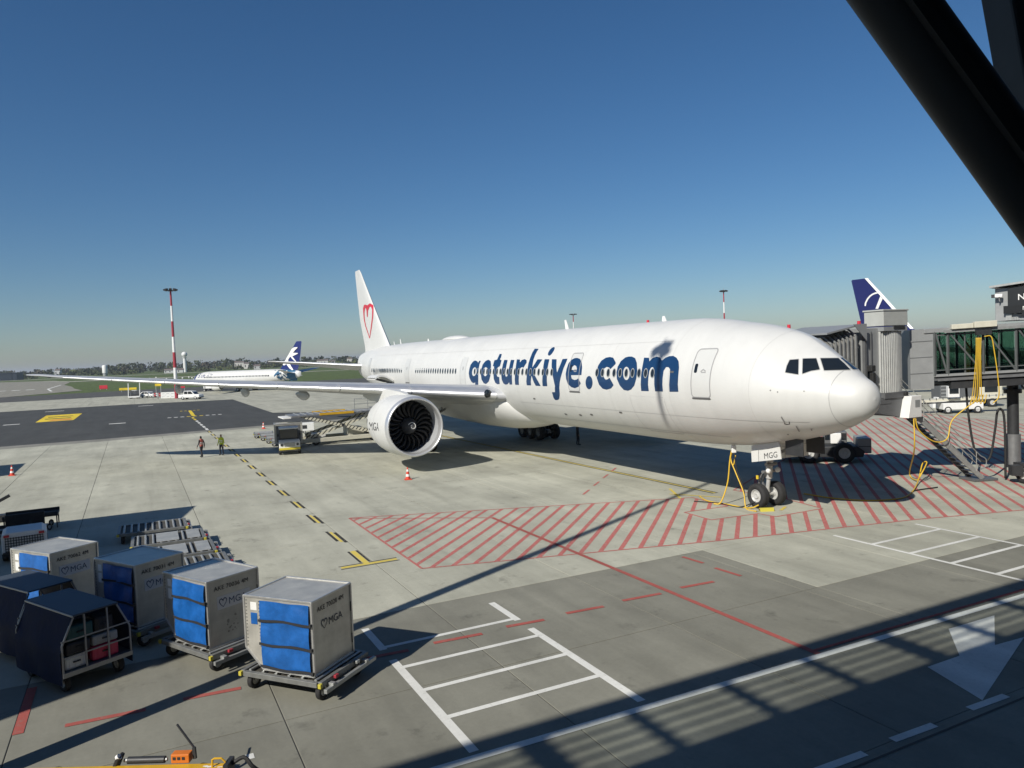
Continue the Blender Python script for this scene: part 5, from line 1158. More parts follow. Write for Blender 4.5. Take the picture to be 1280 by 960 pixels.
MB().bb(LX-.3, LX+.35, -1.3, 1.3, 2.48, 2.58).build('end_plate', M_wpan, ld)
MB().bb(-.35, .85, -1.75, 1.75, 2.72, 2.86).build('bridge_platform', M_steel, ld, bevel=.02)
for y in (-1.7, 1.7): MB().bb(-.1, .1, y-.1, y+.1, .6, 3.9).build('guide_mast', M_wpan if y > 0 else M_dkmet, ld)
MB().bb(.2, .9, 1.78, 2.5, 2.9, 3.9).build('operator_cab', M_gpan, ld, bevel=.03); MB().bb(.18, .92, 1.9, 2.4, 3.3, 3.8).build('cab_window', M_glass, ld)
for k in range(3): MB().beam((.9, 1.9+.0*k, 2.95+.45*k), (3.2, 1.9, 2.95+.45*k), .05).build('guard_rail', M_galv, ld)
for x in (.9, 2.0, 3.2): MB().beam((x, 1.9, 2.86), (x, 1.9, 3.9), .05).build('guard_post', M_galv, ld)
MB().bb(2.2, 3.6, -1.0, 1.0, .5, 1.25).build('engine_box', M_beige, ld, bevel=.03); MB().bb(5.6, 6.5, -.9, .9, .45, .95).build('engine_box', M_wpan, ld, bevel=.03)
for x in (1.5, 6.6):
    for y in (-1.35, 1.35): wheel('wheel', (x, y, .36), .36, .26, ld)
MB().bb(.45, 1.0, -1.9, -1.62, .5, 1.6).build('control_panel', M_wpan, ld)
# white box unit and rails standing behind the loader
eq = thing('ground_power_unit', 'small white ground power unit standing beyond the loader', 'power unit', G(385, 541), R(20)); eq.scale = (.55, .55, .6); MB().bb(-1.1, 1.1, -.8, .8, .4, 1.75).build('housing', M_wpan, eq, bevel=.05)
for x in (-.7, .7):
    for y in (-.7, .7): wheel('wheel', (x, y, .25), .25, .16, eq)
MB().bb(-1.0, -.2, -.83, -.805, .8, 1.4).build('vent_grille', M_dkmet, eq); MB().beam((1.1, 0, .4), (2.0, 0, .3), .08).build('tow_bar', M_steel, eq)
# ---------------------------------------------------------------- tow tractor pulling dollies toward the loader
def tractor(label, loc, ang):
    t = thing('tow_tractor', label, 'tractor', loc, ang)
    MB().prismy([(-1.5, .3), (1.5, .3), (1.5, .95), (1.35, 1.1), (.2, 1.12), (.2, .8), (-1.5, .8)], -.8, .8).build('body', M_wpan, t, bevel=.04)
    mb = MB()
    for x, y in ((.25, -.72), (.25, .72), (-1.2, -.72), (-1.2, .72)): mb.beam((x, y, .8), (x-.08*(x > 0), y*.94, 1.95), .07)
    mb.build('cab_frame', M_dkmet, t); MB().bb(-1.3, .35, -.76, .76, 1.95, 2.05).build('roof', M_wpan, t, bevel=.03)
    MB().bb(.20, .23, -.66, .66, 1.14, 1.9).build('windscreen', M_glass, t); MB().bb(-1.2, .1, -.735, -.72, 1.1, 1.85).build('side_window', M_glass, t)
    MB().bb(1.5, 1.58, -.8, .8, .32, .58).build('bumper', M_hazy, t)
    for y in (-.6, .6): MB().cyl((1.5, y, .82), (1.54, y, .82), .1).build('headlight', M_glass, t)
    MB().bb(1.505, 1.52, -.4, .4, .66, .98).build('grille', M_galv, t)
    MB().bb(-1.0, -.5, -.5, .5, .8, 1.3).build('seat', M_black, t)
    for x in (-.95, .95):
        for y in (-.74, .74): wheel('wheel', (x, y, .3), .3, .22, t)
    for y in (-.85, .85): MB().box((.3, y, 1.5), (.06, .14, .2)).build('mirror', M_black, t)
    return t
hT = math.atan2(-.95, .32); tt_ = tractor('white tow tractor with dark cab windows pulling dollies near the engine', G(361, 569)+Vector((-.4, 1.6, 0)), R(-72))
bx = thing('cargo_container', 'plain grey metal cargo container riding directly behind the tow tractor', 'container', G(350, 562)+Vector((.6, 1.0, .52)), R(18))
MB().prismx([(-.75, 0), (.75, 0), (.75, 1.6), (-.75, 1.6)], -1.25, 1.0).build('shell', M_uld, bx, bevel=.02); mb = MB()
for x in (-1.25, 1.0):
    for y in (-.75, .75): mb.bb(x-.03, x+.03, y-.03, y+.03, 0, 1.62)
for z in (0, 1.62): mb.bb(-1.28, 1.03, -.78, -.72, z-.03, z+.03); mb.bb(-1.28, 1.03, .72, .78, z-.03, z+.03); mb.bb(-1.28, -1.22, -.72, .72, z-.03, z+.03); mb.bb(.97, 1.03, -.72, .72, z-.03, z+.03)
mb.build('edge_frame', M_uldf, bx); MB().bb(-1.1, .85, -.765, -.752, .1, 1.5).build('curtain', M_gpan2, bx)
for k in range(5):
    q = G((351, 341, 334, 327, 319)[k], (562, 558, 554.5, 551, 548)[k]); dolly(['roller dolly under the plain grey container behind the tow tractor', 'empty dolly, first after the container in the tow tractor train', 'empty dolly, second after the container in the tow tractor train', 'empty dolly, third after the container in the tow tractor train', 'empty dolly ending the tow tractor train'][k], q, 18, 'dollies behind the tow tractor', 5)
# ---------------------------------------------------------------- people
def person(label, loc, face, top, trousers, hi=None, stride=.12, hair=(.02, .015, .012), arm=0.):
    J = {'pel': (0, 0, .93), 'chest': (0, .0, 1.25), 'sh': (0, 0, 1.43), 'neck': (0, 0, 1.50), 'head': (0, .02, 1.60), 'crown': (0, .01, 1.73)}
    V = [J['pel'], J['chest'], J['sh'], J['neck'], J['head'], J['crown']]; Rr = [(.15, .11), (.165, .115), (.13, .09), (.055, .055), (.085, .1), (.06, .07)]; E = [(0, 1), (1, 2), (2, 3), (3, 4), (4, 5)]
    for sd in (1, -1):
        y = stride*sd; b = len(V)
        V += [(.1*sd, 0, .88), (.11*sd, y*.6+.03, .48), (.11*sd, y-.02, .09), (.125*sd, y+.15, .04)]; Rr += [(.1, .1), (.065, .068), (.05, .055), (.04, .035)]; E += [(0, b), (b, b+1), (b+1, b+2), (b+2, b+3)]
        b = len(V); ya = -y*.8+arm*(sd > 0)
        V += [(.19*sd, 0, 1.40), (.25*sd, ya*.4-.02, 1.12), (.25*sd, ya+.06, .88+abs(arm)*.6*(sd > 0)), (.245*sd, ya+.09, .79+abs(arm)*.8*(sd > 0))]; Rr += [(.06, .06), (.045, .045), (.035, .035), (.03, .04)]; E += [(2, b), (b, b+1), (b+1, b+2), (b+2, b+3)]
        for k in range(3): c = len(V); V.append((.245*sd+(k-1)*.02, ya+.10+.01*k, .71+abs(arm)*.9*(sd > 0))); Rr.append((.011, .011)); E.append((b+3, c))
    me = bpy.data.meshes.new('b'); me.from_pydata(V, E, []); o = bpy.data.objects.new('b', me); col.objects.link(o)
    md = o.modifiers.new('skin', 'SKIN'); md.use_smooth_shade = True
    for i, r_ in enumerate(Rr): me.skin_vertices[0].data[i].radius = r_; me.skin_vertices[0].data[i].use_root = (i == 0)
    sb = o.modifiers.new('sub', 'SUBSURF'); sb.levels = 1; sb.render_levels = 1
    dg = bpy.context.evaluated_depsgraph_get(); m2 = bpy.data.meshes.new_from_object(o.evaluated_get(dg)); bpy.data.objects.remove(o); bpy.data.meshes.remove(me)
    skin = pmat('skin', (.38, .22, .15), .6)
    for q in (trousers, top, skin, pmat('hair', hair, .7), M_black, hi or top): m2.materials.append(q)
    for pl in m2.polygons:
        c = pl.center; pl.use_smooth = True
        if c.z < .10: k = 4
        elif c.z < .93: k = 0 if abs(c.x) < .2 else (2 if c.z < .86 else 1)
        elif c.z < 1.49: k = 1 if abs(c.x) > .17 or not hi else 5
        elif c.z > 1.655 or (c.y < -.01 and c.z > 1.56): k = 3
        else: k = 2
        pl.material_index = k
    t = thing('person', label, 'person', loc, face); ob = bpy.data.objects.new('body', m2); col.objects.link(ob); ob.parent = t
    if hi:
        for z in (1.08, 1.2):
            mb = MB(); mb.revolve([(0, .175), (.04, .177)], (0, 0, z), (0, 0, 1), 18); s_ = mb.build('reflective_band', M_conew, t, smooth=True); s_.scale = (1, .74, 1); s_.location.y = 0
    return t
M_tsk = pmat('shirt_dark', (.03, .03, .035), .8); M_tro = pmat('trousers_dark', (.018, .019, .024), .8); M_hiv = pmat('vest_lime', (.50, .58, .03), .7); M_hor = pmat('vest_coral', (.45, .12, .09), .7); M_tnav = pmat('trousers_navy', (.015, .018, .03), .8)
person('walking person in dark trousers and a coral vest beside the dashed lane', G(252.5, 571.8), R(70), M_tsk, M_tro, M_hor, .17)
person('standing person in a lime vest and dark trousers on the dashed lane', G(277.5, 569.2), R(160), M_hiv, M_tnav, M_hiv, .05, (.05, .03, .02), .1)
person('person in dark clothes standing in the shade under the fuselage', G(722.5, 556.5), R(-80), M_tsk, M_tro, None, .05)
# ---------------------------------------------------------------- cones
def cone(label, loc, h=.75):
    t = thing('traffic_cone', label, 'cone', loc, .3, 'traffic cones on the apron'); MB().bb(-.21, .21, -.21, .21, 0, .045).build('base', M_coner, t, bevel=.01)
    zs = [.045, .2, .34, .5, .62, h]; r_ = lambda z: .155-.125*(z-.045)/(h-.045)
    for i in range(5): MB().cyl((0, 0, zs[i]), (0, 0, zs[i+1]), r_(zs[i]), r_(zs[i+1]), 16, caps=i in (0, 4)).build('cone_band', M_coner if i % 2 == 0 else M_conew, t, smooth=True, sharp=40)
cone('red and white traffic cone in front of the jet engine', G(510, 599.5)); cone('red and white traffic cone alone at the shadow corner far from the jet', G(15.3, 594.5)); cone('red and white traffic cone by the asphalt edge near the dolly train', G(329.5, 536), .75)
# ---------------------------------------------------------------- vehicles and barriers by the mast
def car(label, loc, ang, prof, glass, mat, L_=4.2, wd=1.75, r_=.32, wx=(.85, 3.3), cat='car', name='parked_car'):
    t = thing(name, label, cat, loc, ang)
    MB().prismy(prof, -wd/2, wd/2).build('body', mat, t, bevel=.09)
    for g_ in glass:
        for y in (-1, 1): MB().prismy(g_, y*wd/2*.985-.02, y*wd/2*.985+.03).build('side_window', M_glass, t)
    x0, z0, x1, z1 = prof[3][0], prof[3][1], prof[4][0], prof[4][1]
    MB().prismy([(prof[3][0]-.03, prof[3][1]+.04), (prof[4][0]-.03, prof[4][1]-.06), (prof[4][0]+.02, prof[4][1]-.06), (prof[3][0]+.02, prof[3][1]+.04)], -wd*.42, wd*.42).build('windscreen', M_glass, t)
    for x in wx:
        for y in (-1, 1): wheel('wheel', (x, y*(wd/2-.1), r_), r_, .22, t)
    for y in (-.6, .6): MB().box((.02, y, .68), (.08, .3, .14)).build('headlight', M_conew, t); MB().box((L_-.02, y, .75), (.08, .2, .2)).build('tail_light', M_redp, t)
    MB().bb(-.06, .05, -wd*.45, wd*.45, .3, .48).build('bumper', M_black, t)
    return t
sed = [(0, .35), (0, .72), (.1, .8), (1.05, .92), (1.75, 1.42), (3.3, 1.45), (4.0, .98), (4.25, .92), (4.3, .35)]
sg_ = [[(1.35, .97), (1.85, 1.36), (2.5, 1.38), (2.5, .97)], [(2.58, .97), (2.58, 1.38), (3.2, 1.36), (3.6, .99)]]
q = G(187, 496.8); car('white hatchback car parked beside the fork lift', q+Vector((1.9, -.6, 0)), R(165), sed, sg_, M_wpan)
pick = [(0, .42), (0, .95), (.1, 1.05), (1.1, 1.12), (1.75, 1.86), (3.55, 1.9), (3.7, 1.1), (4.9, 1.08), (4.95, .42)]
pg_ = [[(1.42, 1.2), (1.9, 1.78), (2.6, 1.8), (2.6, 1.2)], [(2.7, 1.2), (2.7, 1.8), (3.45, 1.8), (3.5, 1.2)]]
q = G(237, 499.2); car('white pickup truck parked at the foot of the banded mast', q+Vector((2.8, -.4, 0)), R(172), pick, pg_, M_wpan, 4.95, 1.85, .38, (.95, 3.9), 'pickup', 'pickup_truck')
fl = thing('fork_lift', 'dark fork lift with two tall white mast rails beside the white car', 'fork lift', G(168.5, 498), R(15))
MB().bb(-1.2, 1.2, -.7, .7, .3, 1.1).build('body', M_dkmet, fl, bevel=.06); MB().bb(-1.25, -.6, -.72, .72, .4, 1.3).build('counterweight', M_gpan2, fl, bevel=.06); MB().bb(-.5, .6, -.6, .6, 1.9, 1.98).build('roof_guard', M_wpan, fl)
for x in (-.5, .6):
    for y in (-.6, .6): MB().beam((x, y, 1.05), (x, y, 1.9), .06).build('post', M_dkmet, fl)
for x in (-1.2, 1.3): MB().beam((x, -.8, .3), (x+.1, -.8, 3.7), .16).build('mast_rail', M_wpan, fl)
MB().bb(-1.1, 1.3, -1.0, -.85, .25, .6).build('carriage', M_wpan, fl)
for x in (-.8, .8):
    for y in (-.65, .65): wheel('wheel', (x, y, .32), .32, .24, fl)
for k, (px, py) in enumerate(((195, 497.5), (201, 497.8), (216, 497.3))):
    t = thing('barrier_board', ['red and white striped barrier board right of the white car', 'red and white striped barrier board before the white stack', 'red and white striped barrier board at the mast foot'][k], 'barrier', G(px, py), R(20+15*k)); MB().bb(-.75, .75, -.03, .03, .45, .75).build('board', M_hazr, t); MB().bb(-.75, .75, -.03, .03, .9, 1.2).build('board', M_hazr, t)
    for x in (-.6, .6): MB().bb(x-.04, x+.04, -.06, -.031, .05, 1.3).build('post', M_galv, t); MB().bb(x-.1, x+.1, -.3, .3, 0, .05).build('foot', M_black, t)
for k in range(4):
    for r_ in range(2):
        t = thing('concrete_block', 'pale concrete block stacked beside the banded mast', 'block', G(205.5, 497.8)+Vector((-.1+1.05*k, .05*k, .7*r_)), R(6), 'concrete blocks by the mast'); MB().bb(-.51, .51, -.4, .4, 0, .69).build('block_body', M_wpan, t, bevel=.03); MB().bb(-.3, .3, -.405, -.395, .3, .4).build('lifting_slot', M_line, t)
# ================================================================== boarding bridge at the forward door (local: x = -s, y = -l)
jbg = thing('jet_bridge', 'grey glazed boarding bridge docked at the far side of the jet nose', 'jet bridge', W(0, 0), AH)
def B(s, l, z): return (-s, -l, z)
# folding hood against the fuselage
s0, s1 = 5.15, 8.3
for k in range(8):
    l = -3.25-.27*k; zt = 7.45+.06*k-.0; mb = MB()
    for s in (s0, s1): mb.beam(B(s, l, 4.7), B(s, l, zt-.35), .09, .07)
    mb.beam(B(s0, l, zt-.35), B(s0+.45, l, zt), .07); mb.beam(B(s1, l, zt-.35), B(s1-.45, l, zt), .07); mb.beam(B(s0+.45, l, zt), B(s1-.45, l, zt), .07)
    mb.build('hood_rib', M_galv, jbg)
for k in range(7):
    l0, l1 = -3.25-.27*k, -3.25-.27*(k+1); zt = 7.45+.06*k; lm = (l0+l1)/2; mb = MB()
    vs = []
    for l, ins in ((l0, 0), (lm, .11), (l1, 0)): vs.append([B(s0+ins, l, 4.7), B(s0+ins, l, zt-.4), B(s0+.45+ins, l, zt-.04-ins*.6), B(s1-.45-ins, l, zt-.04-ins*.6), B(s1-ins, l, zt-.4), B(s1-ins, l, 4.7)])
    mb.loft(vs, closed=False, cap0=False, cap1=False); mb.build('hood_fold', pmat('hood_canvas', (.17, .165, .155), .8, var=.15), jbg)
hood = MB(); hood.add([B(s0-.1, -3.1, 7.62), B(s1+.1, -3.1, 7.62), B(s1+.1, -5.3, 7.98), B(s0-.1, -5.3, 7.98), B(s0-.1, -3.1, 7.70), B(s1+.1, -3.1, 7.70), B(s1+.1, -5.3, 8.06), B(s0-.1, -5.3, 8.06)], [(0, 1, 2, 3), (7, 6, 5, 4), (0, 4, 5, 1), (1, 5, 6, 2), (2, 6, 7, 3), (3, 7, 4, 0)]); hood.build('hood_roof', M_gpan, jbg)
hood = MB(); hood.add([B(s0-.1, -4.85, 8.06), B(s0-.1, -5.75, 8.08), B(s0-.1, -5.75, 7.25)], [(0, 1, 2)]); hood.add([B(s0-.13, -4.85, 8.06), B(s0-.13, -5.75, 8.08), B(s0-.13, -5.75, 7.25)], [(2, 1, 0)]); hood.build('gusset', M_gpan, jbg)
for s, l in ((s0+.1, -5.5), (s1-.3, -3.9)): MB().cyl(B(s, l, 8.0), B(s, l, 8.22), .09, .08, 12).build('beacon', M_redp, jbg)
# cab: flat panels, then the slatted rotating curtain
MB().bb(-s1, -s0-.15, 5.75, 7.0, 4.5, 7.85).build('cab', M_gpan, jbg)
MB().bb(-s0-.14, -s0-.02, 5.78, 5.92, 4.6, 7.7).build('cab_corner_post', M_gpan2, jbg); MB().bb(-s0-.16, -s0-.08, 6.3, 6.36, 4.6, 7.7).build('panel_joint', M_gpan2, jbg)
MB().bb(-s0-.148, -s0-.1, 5.95, 6.3, 5.2, 5.9).build('cab_window', M_glass, jbg)
MB().box(B(s0-.1, -6.05, 5.95), (.28, .3, .3)).build('lamp_housing', M_black, jbg, bevel=.05); MB().box(B(s0-.16, -6.05, 5.5), (.2, .2, .5)).build('lamp_bracket', M_black, jbg, bevel=.03)
for k in range(13):
    a0 = k/13; l = -6.95-1.55*a0; bow = .16*math.sin(math.pi*min(1, a0)); z0 = 4.72
    MB().bb(-s0-.1+bow-.05, -s0-.1+bow+.05, -l-.037, -l+.037, z0, 7.68).build('slat', pmat('slat_grey', (.56, .57, .55), .45, .3, var=.1), jbg, bevel=.012)
MB().bb(-s1, -s0-.28, 7.0, 8.55, 4.5, 7.7).build('cab_rear', M_gpan2, jbg); MB().bb(-s1-.1, -s0+.16, 6.9, 8.62, 7.70, 7.9).build('cab_roof', M_gpan, jbg); MB().bb(-s1-.1, -s0+.16, 6.9, 8.62, 4.45, 4.72).build('cab_floor', M_gpan2, jbg)
MB().bb(-s1, -s0+.12, 4.4, 7.4, 4.2, 4.5).build('cab_sill', M_gpan2, jbg)
M_unit = pmat('roof_unit_grey', (.42, .43, .40), .5, var=.08)
MB().bb(-s0-.95, -s0+.12, 6.95, 8.72, 7.95, 8.66).build('roof_unit', M_unit, jbg, bevel=.02); MB().bb(-s0-1.0, -s0+.15, 6.9, 8.77, 8.664, 8.74).build('roof_unit_lid', M_unit, jbg, bevel=.015); MB().bb(-s0+.1, -s0+.2, 7.6, 8.4, 7.80, 7.94).build('roof_unit_vent', M_dkmet, jbg)
# white locker and dark underframe below the cab
MB().prismx([(8.05, 3.45), (9.05, 3.45), (9.05, 4.5), (8.3, 4.5)], -s0-.2, -s0+.55).build('cable_locker', M_wpan, jbg, bevel=.02); MB().bb(-s0+.551, -s0+.56, 8.55, 8.9, 3.95, 4.3).build('locker_window', M_gpan, jbg)
MB().prismx([(6.2, 4.44), (8.3, 4.44), (8.0, 3.5), (6.6, 3.75)], -s1+.4, -s0+.1).build('underframe', M_gpan2, jbg)
MB().box((-s0+.2, 8.35, 4.62), (.2, .2, .2)).build('camera_dome', M_black, jbg, bevel=.05)
# tunnel: root-relative, runs from the cab back towards the terminal
mi = Matrix.Rotation(-AH, 3, 'Z')
def loc2(x, y, z): q = mi@Vector((x-AX, y-AY, 0)); return Vector((q.x, q.y, z))
T0, T1 = Vector((20.35, 37.55, 0)), Vector((31.5, 35.9, 0)); tu = (T1-T0).normalized(); tn = Vector((-tu.y, tu.x, 0))
def T(x, y, z): q = T0+tu*x+tn*y; return loc2(q.x, q.y, z)
def tb(name, mat, x0, x1, y0, y1, za, zb_, zs=.028, **k):      # sloped box along the tunnel
    vs = [T(x, y, z+zs*x) for z in (za, zb_) for x, y in ((x0, y0), (x1, y0), (x1, y1), (x0, y1))]
    return MB().add(vs, [(3, 2, 1, 0), (4, 5, 6, 7), (0, 1, 5, 4), (1, 2, 6, 5), (2, 3, 7, 6), (3, 0, 4, 7)]).build(name, mat, jbg, **k)
M_truss = pmat('truss_grey', (.13, .14, .14), .45, .3, var=.1)
def tbeam(name, a, b, w, mat=M_truss, zs=.028): MB().beam(T(a[0], a[1], a[2]+zs*a[0]), T(b[0], b[1], b[2]+zs*b[0]), w).build(name, mat, jbg)
tb('tunnel_portal', M_gpan, -.35, .75, -.06, 2.9, 4.72, 7.72)
for z_ in (5.5, 6.3, 7.1): tb('portal_rib', M_gpan2, -.36, .70, -.075, -.061, z_, z_+.03)
tb('tunnel_roof', M_gpan, .3, 11.2, -.12, 3.05, 7.50, 7.72, bevel=.02); tb('roof_gutter', M_galv, 1.2, 11.2, -.22, -.13, 7.46, 7.60)
tb('tunnel_floor', M_gpan2, .75, 11.2, .0, 2.9, 5.1, 5.3); tb('floor_girder', M_dkmet, 1.55, 11.2, -.05, .25, 4.66, 5.02); tb('floor_girder', M_dkmet, 1.55, 11.2, 2.6, 2.9, 4.66, 5.02); tb('floor_pan', M_dkmet, 1.55, 11.2, .26, 2.59, 4.8, 4.95)
tb('sill_rail', M_gpan, .76, 11.2, -.10, .05, 5.3, 5.42); tb('sill_rail', M_gpan, .76, 11.2, 2.86, 3.0, 5.3, 5.42); tb('sill_rail', M_steel, .9, 11.2, -.16, -.101, 5.08, 5.2)
M_green = bpy.data.materials.new('green_glass'); M_green.use_nodes = True; n_, l_ = nt(M_green); tr = n_.new('ShaderNodeBsdfTransparent'); tr.inputs[0].default_value = (.46, .60, .54, 1); gs = n_.new('ShaderNodeBsdfGlossy'); gs.inputs['Roughness'].default_value = .06; gs.inputs[0].default_value = (.8, .9, .88, 1)
mxs = n_.new('ShaderNodeMixShader'); mxs.inputs[0].default_value = .10; l_.new(tr.outputs[0], mxs.inputs[1]); l_.new(gs.outputs[0], mxs.inputs[2]); l_.new(mxs.outputs[0], n_['Material Output'].inputs['Surface'])
xs_ = [.8, 1.42, 3.05, 4.55, 6.05, 7.55, 9.05, 10.55]
for side_, yy in ((0, -.05), (1, 2.93)):
    for k, x in enumerate(xs_): tbeam('truss_post', (x, yy, 5.35), (x, yy, 7.55), .10 if k else .12)
    for k in range(len(xs_)-1):
        tbeam('truss_diagonal', (xs_[k]+.06, yy, 7.45), (xs_[k+1]-.06, yy, 5.45), .075); xm = (xs_[k]+xs_[k+1])/2
        if k: tbeam('mullion', (xm, yy+.06, 5.4), (xm, yy+.06, 7.5), .055)
        tb('glass_pane', M_green, xs_[k]+.05, xs_[k+1]-.05, yy+.10, yy+.115, 5.42, 7.48)
    tbeam('rail', (.8, yy, 5.62), (11.1, yy, 5.62), .05); tbeam('rail', (.8, yy+.02, 7.36), (11.1, yy+.02, 7.36), .06)
tb('cable_hoist', M_beige, 1.5, 2.5, -.34, -.13, 7.62, 7.86, bevel=.02); tb('cable_hoist', M_beige, 2.52, 3.55, -.40, -.13, 7.62, 7.92, bevel=.02); tb('hoist_bracket', M_dkmet, 2.6, 3.3, -.4, -.2, 7.25, 7.5)
MB().tube(hang([T(2.72, -.3, 7.3), T(2.70, -.3, 5.6), T(2.60, -.32, 4.2)]), .06, 6).build('hoist_pole', M_dkmet, jbg)
for k in range(5):
    x = 2.58+.055*k; MB().tube(hang([T(x, -.4, 7.2), T(x-.05, -.45, 6.2), T(x-.22+.09*k*.5, -.46, 4.5), T(x-.34+.11*k, -.42, 3.95+.03*(k % 3)), T(x-.1+.08*k, -.4, 4.4)]), .019, 6).build('yellow_cable', M_cable, jbg, smooth=True)
MB().tube(hang([T(2.95, -.4, 7.25), T(3.25, -.42, 7.22), T(3.36, -.44, 6.6), T(3.52, -.45, 5.2), T(3.55, -.44, 4.3), T(3.3, -.4, 3.95)]), .026, 6).build('yellow_cable', M_cable, jbg, smooth=True)
lk = Vector(B(s0-.5, -8.6, 3.5))
MB().tube(hang([lk, lk+Vector((.02, .25, -.7)), loc2(20.6, 36.6, 2.2), loc2(21.3, 36.7, 2.3), loc2(21.7, 36.9, 3.2), T(2.5, -.42, 4.1)], 14), .03, 6).build('yellow_cable', M_cable, jbg, smooth=True)
gc = [lk+Vector((0, -.1, 0)), lk+Vector((.0, -.1, -1.6)), lk+Vector((.05, -.05, -2.9))]
gp = [G(1137, 592, .25), G(1146, 600, .12), G(1153, 590, .55), G(1158.5, 578, .95), G(1153, 580, .85), G(1148, 600, .2), G(1140, 615, .04), G(1125, 623, .04), G(1085, 625.5, .04), G(1040, 622.5, .04), G(1005, 617, .04)]
MB().tube(hang(gc[:2]+[loc2(q.x, q.y, q.z) for q in gp], 12), .032, 6).build('yellow_cable', M_cable, jbg, smooth=True)
MB().tube(hang([loc2(q.x, q.y, q.z) for q in (G(1140, 614, .04), G(1150, 612, .04), G(1165, 610, .04), G(1172, 609, .04))]), .03, 6).build('black_cable', M_black, jbg, smooth=True)
# support column on its wheel bogie
cx_ = SL((24.6, 38.4)); 
MB().cyl(T(5.05, 1.4, 1.0), T(5.05, 1.4, 4.85), .26, n=18).build('support_column', M_dkmet, jbg, smooth=True, sharp=40); MB().cyl(T(5.05, 1.4, .5), T(5.05, 1.4, 2.2), .33, n=18).build('column_sleeve', M_steel, jbg, smooth=True, sharp=40)
MB().cyl(T(5.05, 1.4, 4.3), T(5.05, 1.4, 4.5), .4, n=18).build('column_collar', M_dkmet, jbg)
tdir = mi@tu
for dx in (-.0, 1.3):
    c_ = T(4.62+dx, -.6, .5); wheel('bogie_wheel', c_, .5, .36, jbg, ax=tuple(mi@(tu*.9+tn*.25)))
MB().beam(T(4.0, -.5, .65), T(6.6, -.5, .65), .4, .5).build('bogie_frame', M_dkmet, jbg); MB().box(T(4.75, -1.05, 1.2), (.3, .2, .45), Matrix.Rotation(.9, 3, 'Z')).build('bogie_plate', M_conew, jbg)
MB().beam(T(5.05, 1.4, .6), T(5.2, -.5, .65), .35, .4).build('bogie_frame', M_dkmet, jbg)
# drooping hose and its stand
MB().tube(hang([T(2.5, .6, 4.9), T(2.55, .5, 3.4), T(2.75, .4, 1.7), T(3.1, .4, 1.0), T(3.5, .4, 1.2), T(3.75, .4, 2.6), T(3.85, .4, 3.4), T(4.0, .4, 3.6), T(4.15, .4, 3.3), T(4.2, .4, 2.2), T(4.2, .4, .1)], 12), .055, 7).build('black_hose', M_black, jbg, smooth=True)
# service stair
sa, sb_ = Vector((18.75, 37.0, 4.45)), Vector((23.35, 37.75, .12)); sdv = (sb_-sa); sw = Vector((-sdv.y, sdv.x, 0)).normalized()
def L3(q): return loc2(q.x, q.y, q.z)
stair = bpy.data.objects.new('service_stair', None); col.objects.link(stair); stair.parent = jbg
for y in (-.42, .42): MB().beam(L3(sa+sw*y), L3(sb_+sw*y), .06, .24).build('stringer', M_galv if y < 0 else M_gpan2, stair)
for k in range(19):
    q = sa+sdv*((k+.6)/19.4); MB().box(L3(q), (.84, .26, .035), Matrix.Rotation(-AH+math.atan2(sdv.y, sdv.x)+math.pi/2, 3, 'Z')).build('tread', M_galv, stair)
up = Vector((0, 0, 1))
for y in (-.46, .46):
    for hh in (.45, .75, 1.05): MB().tube([L3(sa+sw*y+up*hh), L3(sa+sdv*.97+sw*y+up*hh)], .022, 6).build('handrail', M_galv, stair)
    for u in (.02, .3, .6, .92): q = sa+sdv*u+sw*y; MB().tube([L3(q+up*.05), L3(q+up*1.05)], .022, 6).build('rail_post', M_galv, stair)
    q = sa+sdv*.97+sw*y; MB().tube(hang([L3(q+up*1.05), L3(q+Vector((.3, .05, .85))), L3(q+Vector((.28, .05, .5))), L3(q+Vector((0, 0, .35)))], 5), .022, 6).build('rail_end', M_galv, stair)
MB().box(L3(sb_+Vector((.1, 0, -.05))), (1.3, 1.1, .1), Matrix.Rotation(-AH+.15, 3, 'Z')).build('foot_plate', M_gpan2, stair)
MB().box(L3(sa+Vector((-.5, 0, .05))), (1.1, 1.2, .1), Matrix.Rotation(-AH+.15, 3, 'Z')).build('landing', M_gpan2, stair)
# dark sign housing on the fixed part of the bridge
sgn = thing('sign_housing', 'grey roof housing with a dark sign board above the boarding bridge', 'sign', (24.62, 37.84, 0), R(-44))
dz = .0
MB().bb(-.12, 6, 0, 2.5, 7.98, 9.62).build('housing', M_gpan, sgn, bevel=.02)
vs_ = [(-.3, -.35, 9.66), (6, -.35, 10.2), (6, 2.7, 10.2), (-.3, 2.7, 9.66), (-.3, -.35, 9.76), (6, -.35, 10.3), (6, 2.7, 10.3), (-.3, 2.7, 9.76)]
MB().add(vs_, [(3, 2, 1, 0), (4, 5, 6, 7), (0, 1, 5, 4), (1, 2, 6, 5), (2, 3, 7, 6), (3, 0, 4, 7)]).build('canopy', M_galv, sgn)
MB().prismy([(.45, 8.62), (.45, 9.60), (6, 10.05), (6, 8.2), (.95, 8.2)], -.16, -.01).build('sign_board', pmat('sign_black', (.012, .014, .016), .4), sgn)
MB().bb(.28, 1.05, -.24, -.161, 8.34, 8.72).build('sign_box', pmat('sign_box_black', (.008, .009, .01), .4), sgn)
text_obj('lettering', 'Nie', .42, (.86, -.165, 8.98), (1, 0, .05), (0, 0, 1), M_conew, sgn, .002); text_obj('lettering', 'Naj', .27, (1.06, -.245+.075, 8.48), (1, 0, .05), (0, 0, 1), M_conew, sgn, .001)
